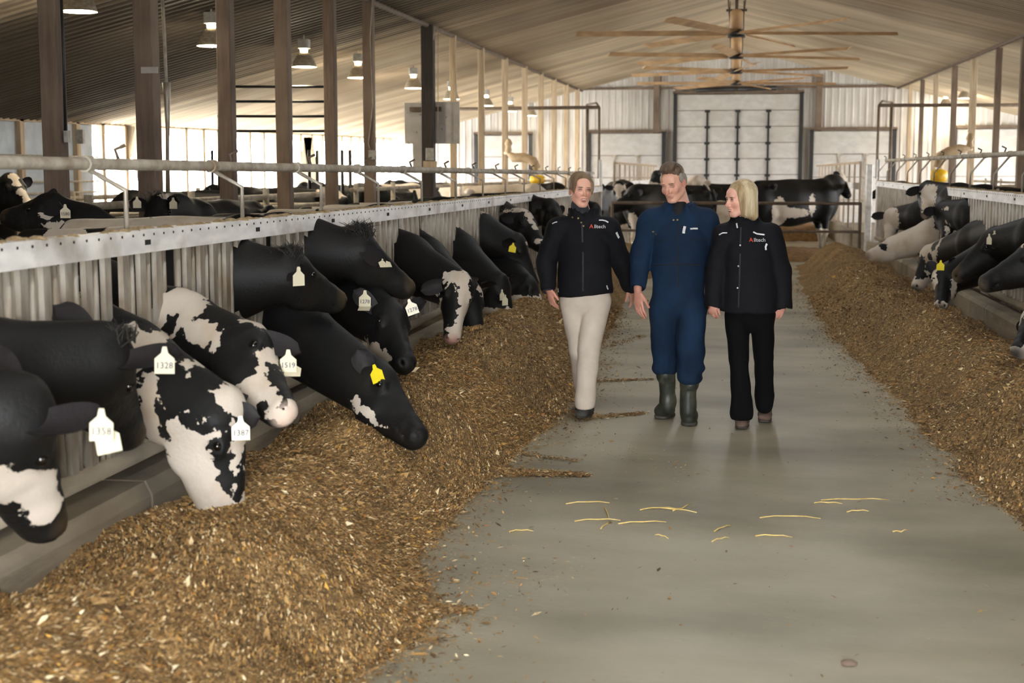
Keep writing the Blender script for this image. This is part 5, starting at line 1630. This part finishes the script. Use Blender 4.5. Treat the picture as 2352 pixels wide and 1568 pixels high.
# ================================================================ lamps, fans, pipes, gates and the back of the barn
M['glow'] = mat('lamp_glow', '#fff3d8', None, 0.5, emit=('#ffe9bf', 9.0))
M['lampglass'] = mat('dusty_reflector', '#b5aa98', '#8f8472', 0.35, 20, (1, 1, 3), metal=.3)
M['fanblade'] = mat('dusty_fan_blade', '#c9a67c', '#a98a66', 0.6, 3, (1, 1, 1), metal=.1)
M['yellow'] = mat('yellow_plastic', '#e3b512', '#c99a10', 0.5, 12)
M['tanpipe'] = mat('tan_duct', '#bda685', '#a18a6a', 0.7, 6)
M['board'] = mat('speckled_pale_board', '#b9b5af', '#a39e97', 0.7, 5, c3='#5c5148', s3=14, lo3=.66, hi3=.74)
M['greybox'] = mat('grey_plastic_box', '#a5a39c', '#8e8b84', 0.6, 20)
M['bedding'] = mat('brown_bedding', '#8a6a42', '#6d5232', 0.95, 12, bump=.6, bscale=30)

def lamp(x, y, zb, label, power=14):
    root = empty('pendant_lamp', (x, y, zb)); tag(root, label, 'lamp', 'metal halide lamps under the ceiling')
    zc = cz(x, y)
    prof = [(.195, 0), (.19, .03), (.165, .10), (.125, .17), (.085, .215), (.06, .23)]
    MB().lathe((x, y, zb), prof, 20).build('reflector', M['lampglass'], root, True)
    MB().lathe((x, y, zb), [(.001, .015), (.18, .015), (.188, .028)], 20).build('lens', M['glow'], root, True)
    MB().lathe((x, y, zb + .225), [(.05, 0), (.06, .02), (.045, .05), (.03, .07)], 12).build('neck', M['glow' if power else 'lampglass'], root, True)
    mb = MB().box((x - .085, y - .085, zb + .29), (x + .085, y + .085, zb + .43), .02); mb.tube([(x - .07, y, zb + .29), (x - .05, y, zb + .23)], .008, 5).tube([(x + .07, y, zb + .29), (x + .05, y, zb + .23)], .008, 5)
    mb.build('ballast', M['greybox'], root)
    MB().tube([(x, y, zb + .43), (x, y, zc - .02)], .012, 6).build('stem', M['galv'], root)
    ld = bpy.data.lights.new('bulb', 'POINT'); ld.energy = power; ld.color = (1, .88, .68); ld.shadow_soft_size = .1
    lo = bpy.data.objects.new('bulb', ld); COL.objects.link(lo); lo.parent = root; lo.location = (0, 0, -.06)
XL = -6.8
for i, (px, py) in enumerate(((180, 27), (487, 106), (699, 154), (823, 179), (950, 203), (1037, 228), (1117, 243), (1172, 256), (1220, 266))):
    p = W(px, py, X=XL); lamp(XL, p.y, p.z, 'dusty bell shaped lamp hanging left of the post row, %s counted from the left' % ORD[i])
for i, (px, py) in enumerate(((2215, 226), (2172, 242))):
    p = W(px, py, X=6.8); lamp(6.8, p.y, p.z, 'glowing bell lamp hanging right of the right post row, %s one' % ('nearer' if i == 0 else 'farther'))

def fan(y, z, a0, label, n=6, R=3.1):
    root = empty('ceiling_fan', (-.04, y, z)); tag(root, label, 'fan', 'giant ceiling fans on the ridge line')
    x = -.04; zc = cz(0, y)
    mb = MB().lathe((x, y, z), [(.001, -.06), (.16, -.05), (.19, 0), (.17, .06), (.07, .09)], 16); mb.build('hub', M['black'], root, True)
    mb = MB().lathe((x, y, z + .08), [(.08, 0), (.13, .03), (.13, .33), (.09, .38), (.03, .39)], 14); mb.build('motor', M['fanblade'], root, True)
    mb = MB().tube([(x, y, z + .45), (x, y, zc - .05)], .035, 8)
    for dx in (-.16, .16): mb.tube([(x + dx * .7, y, z + .1), (x + dx, y, z + .6), (x + dx, y, zc - .06)], .015, 6)
    mb.obox((x, y, z + .45), (.2, 0, 0), (0, .05, 0), (0, 0, .02)); mb.build('mount', M['brownpipe'], root)
    for k in range(n):
        a = math.radians(a0 + 360 / n * k); d = Vector((math.cos(a), math.sin(a), 0)); w = Vector((-d.y, d.x, 0)); o = Vector((x, y, z))
        pr = [(-.11, -.04), (-.04, .02), (.11, .04), (.0, .0)]
        m = MB(); vs = []
        for t in (.15, R): vs += [o + d * t + w * u + Vector((0, 0, v + .02 - .006 * t)) + w * 0 for u, v in pr]
        m.add(vs, [(0, 1, 2, 3), (7, 6, 5, 4)] + [(i, 4 + i, 4 + (i + 1) % 4, (i + 1) % 4) for i in range(4)])
        m.build('blade', M['fanblade'], root)
for i, (y, py, a) in enumerate(((28.4, 78, 8), (34.2, 130, 22), (39.8, 165, 40), (45.4, 192, 10))):
    fan(y, W(1685, py, Y=y).z, a, 'huge six bladed ceiling fan under the ridge, %s from the camera' % ORD[i])

# overhead water pipes crossing each pen and dropping beside the far crossover
for s, nm in ((-1, 'left'), (1, 'right')):
    root = empty('overhead_pipe', (s * 4.5, 38, 3.4)); tag(root, 'rusty overhead pipe frame with two drop legs beyond the %s post row' % nm, 'pipe', 'overhead pipe frames')
    z = 3.42; x0 = s * 3.6; Yp = 38.0
    xe = s * (7.6 if s < 0 else 7.9)
    MB().tube([(xe, 30 + 8, z - .02), (x0, Yp, z)], .045, 8).build('cross_pipe', M['brownpipe'], root, True)
    MB().tube([(x0, Yp, z), (x0, Yp, 1.55)], .035, 8).build('drop_leg', M['brownpipe'], root, True)
    MB().tube([(x0 + s * .38, Yp + .6, z + .1), (x0 + s * .38, Yp + .6, 0)], .04, 8).build('drop_leg', M['brownpipe'], root, True)
    MB().tube([(x0, Yp, z), (x0 + s * .1, Yp + .2, z + .12), (x0 + s * .38, Yp + .6, z + .1)], .03, 6).build('elbow', M['brownpipe'], root, True)

# things on the posts
pd = PYD[0]; wp = PYD[1]
root = empty('control_board', (XP, pd + .2, 2.5)); tag(root, 'pale speckled board fixed behind the dark post', 'board')
a = W(930, 236, Y=pd + .2); b = W(970, 330, Y=pd + .2); MB().box((a.x, pd + .17, b.z), (b.x, pd + .2, a.z)).build('panel', M['board'], root)
a = W(1000, 234, Y=pd + .2); b = W(1056, 330, Y=pd + .2); MB().box((a.x, pd + .17, b.z), (b.x, pd + .2, a.z)).build('panel', M['board'], root)
MB().box((XP - .36, pd + .1, 2.78), (XP + .2, pd + .15, 2.86)).build('bracket', M['brownpipe'], root)
a = W(948, 326, Y=pd + .16); b = W(976, 396, Y=pd + .16)
tag(MB().box((a.x, pd + .15, b.z), (b.x, pd + .168, a.z)).build('hanging_sheet', M['board']), 'narrow white sheet hanging below the pale board', 'sheet')
def on_post(name, x0, y0, x1, y1, Y, d, m, label, cat):
    a = W(x0, y0, Y=Y); b = W(x1, y1, Y=Y)
    mb = MB().box((min(a.x, b.x), Y - d, min(a.z, b.z)), (max(a.x, b.x), Y, max(a.z, b.z)), .006); 
    return tag(mb.build(name, M[m]), label, cat)
on_post('junction_box', 979, 340, 997, 368, pd - wp / 2 - .002, .06, 'greybox', 'grey switch box low on the dark post', 'switch box')
on_post('wood_block', 974, 370, 1004, 391, pd - wp / 2 - .002, .08, 'woodlight', 'short pale wood block around the foot of the dark post', 'block')
y6, w6 = PY[5]
on_post('junction_box', 848, 345, 866, 366, y6 - w6 / 2 - .002, .06, 'greybox', 'small grey box on the sixth thick timber post', 'switch box')
y2, w2 = PY[1]
on_post('name_plate', 324, 154, 364, 168, y2 - w2 / 2 - .002, .01, 'board', 'blank white plate on the second thick timber post', 'plate')
on_post('bracket_arm', 312, 30, 319, 165, y2, .04, 'brownpipe', 'thin brown bracket up the left side of the second thick post', 'bracket')
y1, w1 = PY[0]
on_post('junction_box', 152, 300, 163, 327, y1 - w1 / 2 + .1, .06, 'greybox', 'small grey outlet box on the right side of the first thick post', 'switch box')
on_post('junction_box', 176, 298, 196, 330, 22.0, .08, 'greybox', 'square grey box on the pen post between the first two thick posts', 'switch box')
def cable(name, pts, Y, r, m, label, cat='cable'):
    P = [W(x, y, Y=Y) for x, y in pts]
    return tag(MB().tube(P, r, 6).build(name, M[m], None, True), label, cat)
cable('conduit', [(140, -20), (146, 120), (150, 300)], y1 - w1 / 2 + .04, .012, 'black', 'dark conduit running down the right edge of the first thick post', 'conduit')
cable('hanging_pipe', [(372, -20), (378, 90), (382, 190)], y2 + .5, .016, 'dustpipe', 'dusty rope like pipe hanging right of the second thick post', 'pipe')
P = [W(x, y, Y=y2 + .5) for x, y in ((382, 190), (384, 222), (385, 300), (385, 440))]
o = MB().tube(P, [.045, .035, .02, .02], 8).build('water_line', M['galv'], None, True); tag(o, 'grey water line with valve below the hanging pipe', 'pipe')
cable('cable', [(856, -20), (850, 90), (856, 240), (846, 330), (852, 350)], y6 - w6 / 2 - .03, .008, 'dustpipe', 'pale cable looping down the sixth thick post')
cable('cable', [(998, 60), (996, 90), (1002, 95), (1006, 60), (1006, 380)], pd - wp / 2 - .02, .008, 'dustpipe', 'pale cable looped beside the dark post')

# raised gate panel standing in the left pen
g0 = W(503, 200, X=-8.2); g1 = W(752, 200, Y=g0.y + 0.0); yg = g0.y
root = empty('raised_gate', ((g0.x + g1.x) / 2, yg, 2)); tag(root, 'dark pipe gate panel standing high between the third and fifth thick posts', 'gate')
for py in (199, 233, 267, 301):
    a = W(500, py, Y=yg); b = W(752, py, Y=yg); MB().tube([a, b], .022, 8).build('rail', M['black'], root, True)
for px, yb in ((503, 440), (638, 301), (750, 301)):
    a = W(px, 199, Y=yg); b = W(px, yb, Y=yg); MB().tube([a, b], .022, 8).build('upright', M['black'], root, True)
for k, (px, nm) in enumerate(((487, 'left'), (710, 'middle'), (786, 'right'))):
    a = W(px, 345, Y=24.5); b = W(px, 430, Y=24.5); c = W(px + 18, 345, Y=24.5)
    tag(MB().tube([(b.x, b.y, 0), a, c, (c.x, c.y, 0)], .03, 8).build('stall_loop', M['black'], None, True), 'dark narrow pipe hoop in the left pen, %s one' % nm, 'hoop', 'dark pipe hoops')

# timber A-frame braces against the left side wall
for k, (pa, pb, pc, nm) in enumerate((((300, 288), (268, 480), (335, 440), 'between the second and third bays near the second thick post'), ((708, 315), (696, 440), (722, 430), 'seen between the fourth and fifth thick posts'))):
    Yb = 27.0 if k == 0 else 34
    root = empty('timber_brace', W(pa[0], pa[1], Y=Yb)); tag(root, 'pale timber brace, %s' % nm, 'brace')
    for q in (pb, pc):
        a = W(pa[0], pa[1], Y=Yb); b = W(q[0], q[1], Y=Yb); b = a + (b - a) * (a.z - .0) / (a.z - b.z)
        MB().bar(a, b, .22, .06, (0, 1, 0)).build('leg', M['woodlight'], root)

# swinging cow brushes with tan arms
def brush(side, pts, yel, Y, label):
    root = empty('cow_brush', W(pts[0][0], pts[0][1], Y=Y)); tag(root, label, 'cow brush', 'cow brushes on the post rows')
    P = [W(x, y, Y=Y) for x, y in pts]
    xp = -5.35 if side < 0 else 5.45; yp = W(1160 if side < 0 else 2228, 400, X=xp).y
    MB().tube([P[0], (xp, yp, P[0].z + .02)], .04, 8).build('mount', M['tanpipe'], root, True)
    MB().tube(P, [.05] + [.11] * (len(P) - 2) + [.09], 10).build('arm', M['tanpipe'], root, True)
    a = W(yel[0], yel[1], Y=Y); b = W(yel[2], yel[3], Y=Y); c = (a + b) / 2; r = abs(b.x - a.x) / 2; h = abs(a.z - b.z)
    MB().lathe((c.x, Y, min(a.z, b.z)), [(.001, 0), (r * .8, 0), (r, h * .3), (r * .95, h * .85), (r * .4, h), (.001, h)], 14).build('brush_head', M['yellow'], root, True)
    MB().tube([(c.x, Y, max(a.z, b.z) - .02), P[-1]], .03, 6).build('hanger', M['tanpipe'], root)
    q = W(pts[0][0], pts[0][1] - 22, Y=Y); MB().lathe((q.x, Y, q.z), [(.03, -.2), (.08, -.16), (.06, -.06), (.09, 0), (.05, .1), (.001, .12)], 10).build('pivot', M['tanpipe'], root, True)
brush(-1, ((1168, 352), (1180, 362), (1205, 362), (1225, 370), (1234, 388)), (1216, 402, 1252, 421), 32.0, 'yellow headed cow brush on a curved tan arm behind the left row')
brush(1, ((2228, 340), (2205, 342), (2180, 348), (2160, 358), (2154, 385)), (2137, 388, 2176, 418), 32.0, 'yellow cow brush on a curved tan arm behind the right row')

# pipe gate closing the alley and the pens beyond it
YG = 27.6
root = empty('pipe_gate', (0, YG, 0)); tag(root, 'brown pipe gate closing the far end of the alley behind the walkers', 'gate')
for z in (1.13, .60):
    MB().tube([(-2.35, YG, z), (2.33, YG, z)], .032 if z > 1 else .026, 8).build('rail', M['brownpipe'], root, True)
for x in (-2.35, 2.33): MB().tube([(x, YG, .25), (x, YG, 1.15)], .03, 8).build('upright', M['brownpipe'], root, True)
p = tag(MB().box((2.42, YG - .05, 0), (2.54, YG + .07, 1.86), .015).build('gate_post', M['header']), 'white steel gate post where the right fence meets the far gate', 'post')
def far_fence(side):
    X = side * 2.6; root = empty('far_fence', (X, 38, 0)); tag(root, 'white paling fence beyond the gate on the %s' % ('left' if side < 0 else 'right'), 'fence', 'paling fences beyond the gate')
    y0, y1 = 31.0, 47.5
    MB().bar((X, y0, 1.42), (X, y1, 1.42), .06, .14).build('header', M['header'], root)
    MB().tube([(X, y0, 1.92), (X, y1, 1.92)], .03, 6).build('top_rail', M['woodlight'], root)
    y = y0
    while y < y1:
        MB().box((X - .02, y - .03, .45), (X + .02, y + .03, 1.92)).build('slat', M['woodlight'], root); y += 1.5
    MB().box((X - .12, y0, 0), (X + .12, y1, .45)).build('curb', M['curb'], root)
far_fence(-1); far_fence(1)
def mound(name, x0, x1, y0, y1, h, label, m='bedding', seed=1):
    n = 40; xs = np.linspace(x0, x1, n); ys = np.linspace(y0, y1, n); X, Y = np.meshgrid(xs, ys, indexing='ij')
    u = (X - x0) / (x1 - x0); v = (Y - y0) / (y1 - y0)
    Z = h * np.sin(np.pi * u) ** .6 * np.sin(np.pi * v) ** .6 * (.75 + .5 * vnoise(X, Y, .7, seed)) + .05 * vnoise(X, Y, .2, seed) - .02
    P = np.stack([X, Y, Z], -1).reshape(-1, 3); i = np.arange(n - 1)[:, None] * n + np.arange(n - 1)[None]
    Q = np.stack([i, i + n, i + n + 1, i + 1], -1).reshape(-1, 4); o0 = ((x0 + x1) / 2, (y0 + y1) / 2, 0)
    return tag(link(name, np_mesh(name, P, Q, o0), M[m], None, o0), label, 'heap', None, 'stuff')
mound('bedding_heap', -2.1, 2.3, 36.2, 40.5, .85, 'brown heap of bedding and feed beyond the far gate')
mound('feed_heap', .1, 2.3, 27.9, 30.9, .22, 'low spread of feed under the black cow behind the far gate', seed=4)

# ---------------------------------------------------------------- cows beyond the gate and in the pens
def cow_at(x, y, hdg, label, grp, P=None, Mz=None, D=None, head='level', sc=1.0, **kw):
    h = math.radians(hdg); F = Vector((math.cos(h), math.sin(h), 0)); B = Vector((x, y, 0))
    if P is None:
        P, Mz, D = {'level': (B + F * .62 + UZ * 1.50 * sc, B + F * 1.05 + UZ * 1.25 * sc, F + UZ), 'down': (B + F * .75 + UZ * .95, B + F * .95 + UZ * .48, F + UZ * .3),
                    'up': (B + F * .55 + UZ * 1.6 * sc, B + F * 1.02 + UZ * 1.45 * sc, F * .3 + UZ)}[head]
    return make_cow(dict(P=P, M=Mz, D=D, base=(x, y), hdg=hdg, label=label, group=grp, h=kw.pop('h', .024), scale=sc, **kw))
GF = 'cows standing beyond the far gate'
p = W(1890, 560, Y=31.3)
cow_at(p.x, 31.6, 28, 'large black cow with white legs standing broadside behind the far gate', GF, P=W(1937, 402, Y=32.3), Mz=W(1957, 446, Y=32.0), D=(1, -.3, .4), sc=1.08, h=.02, step=.06, hpatches=[('w', .05, 0, -.03, .17)], earwhite=False,
       patches=[('w', 1790, 490, 20, 36), ('w', 1825, 488, 40, 12), ('w', 1866, 470, 9, 24), ('w', 1815, 402, 12, 6), ('b', 1840, 462, 26, 18)])
p = W(1462, 560, Y=28.6)
cow_at(p.x, 29.0, 150, 'black cow lifting its chin toward the left beside the left woman, white front legs', GF, P=W(1458, 432, Y=28.9), Mz=W(1396, 474, Y=28.6), D=(-.4, -.1, 1), sc=1.02, h=.018, tips={}, nbz=1.1,
       patches=[('w', 1452, 510, 14, 22), ('w', 1448, 560, 10, 50), ('w', 1490, 530, 16, 30)])
p = W(1440, 560, Y=30.6)
cow_at(p.x - .1, 31.0, -75, 'black cow with a white triangle on its forehead facing the camera behind the gate', GF, P=W(1421, 420, Y=30.2), Mz=W(1425, 478, Y=29.9), D=(0, -1, .3), sc=1.05, h=.018,
       patches=[('w', 1421, 432, 13, 10), ('w', 1421, 445, 7, 12), ('w', 1447, 415, 26, 7, -40), ('w', 1395, 412, 9, 9), ('w', 1465, 425, 14, 8)])
cow_at(-1.5, 34.9, 175, 'black headed cow with a white neck standing left of the man', GF, P=W(1502, 395, Y=34.8), Mz=W(1484, 432, Y=34.6), D=(-1, -.3, .3), patches=[('w', 1500, 432, 28, 14)], seed=3, blobs=3)
cow_at(-.87, 32.6, 90, 'white cow turned away behind the shoulder of the man', GF, blobs=1, basewhite=True, seed=31, head='down', sc=1.12)
GL = 'cows in the left pen'
# turned-round cow in the gap and heads looking over
P = W(118, 448, X=-4.9); Mz = W(8, 478, Y=P.y + .15)
make_cow(dict(P=P, M=Mz, D=(-.3, -.1, 1), base=(P.x + .5, P.y + .1), hdg=180, scale=.84, label='black cow facing left above the near header with a tagged drooping ear', group=GL, h=.016, nbz=1.3, hs=1.0,
              ears={-1: (W(185, 472, Y=P.y - .3), Vector((.1, -1, 0))), 1: (W(110, 440, Y=P.y + .3),)}, tags=[(W(150, 489, Y=P.y - .36), '1580', 'white', (.1, -1, 0))], patches=[('w', 105, 495, 20, 7), ('w', 125, 520, 34, 9)], dusty=True))
P = W(357, 452, Y=11.9); Mz = W(352, 560, Y=11.6)
make_cow(dict(P=P, M=Mz, D=(0, -1, .25), base=(P.x + .06, 12.6), hdg=-93, label='black cow facing the camera, both ears tagged, in front of the second thick post', group=GL, h=.016, nbz=1.15,
              ears={1: (W(296, 462, Y=11.8), Vector((0, -1, 0))), -1: (W(412, 462, Y=11.8), Vector((0, -1, 0)))}, tags=[(W(315, 468, Y=11.65), '', 'white', (.1, -1, 0)), (W(398, 470, Y=11.65), '', 'white', (-.1, -1, 0))], tuft=(60, .07, False), patches=[('w', 380, 452, 14, 6, 20)]))
P = W(25, 402, Y=13.6); Mz = W(75, 470, Y=13.4)
make_cow(dict(P=P, M=Mz, D=(.7, -.5, .6), base=(P.x - .5, 13.9), hdg=10, label='black cow with a broad white blaze at the left edge behind the neck pipe', group=GL, h=.018, nbz=1.2, hpatches=[('w', .1, 0, .02, .06), ('w', .3, 0, .02, .055), ('w', .55, 0, 0, .06), ('w', .8, 0, 0, .07)]))
for x, y, hd, lab, kw in ((-8.0, 18.2, 178, 'black cow standing with its rump beside the third thick post', dict(blobs=0, head='down')),
                          (-7.0, 20.2, 4, 'black cow standing between the fourth and fifth thick posts', dict(blobs=1, seed=2, head='down')),
                          (-8.0, 22.8, 183, 'black and white cow standing near the sixth thick post', dict(blobs=4, seed=5)),
                          (-7.1, 25.4, 6, 'black cow with a yellow tagged ear beside the dark post', dict(blobs=2, seed=7)),
                          (-8.1, 28.2, 180, 'dark cow standing beyond the pale board', dict(blobs=2, seed=11)),
                          (-7.1, 31.0, 0, 'mostly white cow back under the left cow brush', dict(blobs=3, seed=12, basewhite=True, head='down')),
                          (-8.1, 35.5, 180, 'black cow far back in the left pen', dict(blobs=3, seed=13)),
                          (-4.2, 29.6, 0, 'white backed cow right behind the far part of the left fence', dict(blobs=3, seed=14, basewhite=True, head='down')),
                          (-4.2, 33.4, 0, 'patchy cow near the crossover on the left', dict(blobs=5, seed=15, head='down'))):
    cow_at(x, y, hd, lab, GL, **kw)
GR = 'cows in the right pen'
for x, y, hd, lab, kw in ((6.1, 15.6, 90, 'white backed cow lying in the right pen near the right edge', dict(blobs=3, seed=21, basewhite=True, head='down')),
                          (6.1, 20.6, 90, 'mostly white cow with a black patch behind the right fence', dict(blobs=2, seed=22, basewhite=True, head='down')),
                          (4.4, 24.6, 178, 'black and white cow standing beyond the corner of the right fence', dict(blobs=4, seed=23)),
                          (5.3, 29.2, 0, 'white and black cow far back in the right pen', dict(blobs=4, seed=24, basewhite=True)),
                          (4.0, 33.0, 180, 'black cow with a white collar behind the gate post', dict(blobs=3, seed=25))):
    cow_at(x, y, hd, lab, GR, **kw)

# stall rails behind the first row of cows
def stall_rails(X, y0, y1, zs, label):
    root = empty('stall_rail', (X, (y0 + y1) / 2, 1)); tag(root, label, 'rail', 'stall rails in the pens')
    for z in zs: MB().tube([(X, y0, z), (X, y1, z)], .035, 8).build('rail', M['dustpipe'], root, True)
    y = y0 + .3
    bpy.context.view_layer.update()
    boxes = []
    for c in COWS:
        q = [c.matrix_world @ Vector(v) for v in c.bound_box]
        boxes.append((min(v.x for v in q), max(v.x for v in q), min(v.y for v in q), max(v.y for v in q)))
    while y < y1:
        xa, xb = sorted((X, X - 1.1 * (1 if X < 0 else -1)))
        if any(bx[0] < xb and bx[1] > xa and bx[2] < y + .1 and bx[3] > y - .1 for bx in boxes): y += 2.4; continue
        MB().tube([(X, y, 0), (X, y, zs[0] + .10)], .04, 8).build('stall_post', M['dustpipe'], root, True)
        MB().tube([(X, y + .02, zs[-1]), (X - .9 * (1 if X < 0 else -1), y + .02, zs[-1]), (X - 1.05 * (1 if X < 0 else -1), y + .02, zs[-1] - .35), (X - .9 * (1 if X < 0 else -1), y + .02, zs[-1] - .65), (X, y + .02, zs[-1] - .7)], .025, 6).build('divider_loop', M['dustpipe'], root, True)
        y += 2.4
stall_rails(-5.6, 11.5, 19.5, (1.42, 1.28), 'whitish double pipe rail on posts behind the first row of backs')
stall_rails(-5.75, 21, 46, (1.45, 1.1), 'long tan pipe rail farther back in the left pen')
stall_rails(-9.3, 14, 46, (1.35, 1.0), 'pipe rail along the far side of the left pen by the open wall')
stall_rails(7.1, 16, 46, (1.45, 1.1), 'dark and tan pipe rails behind the right fence')
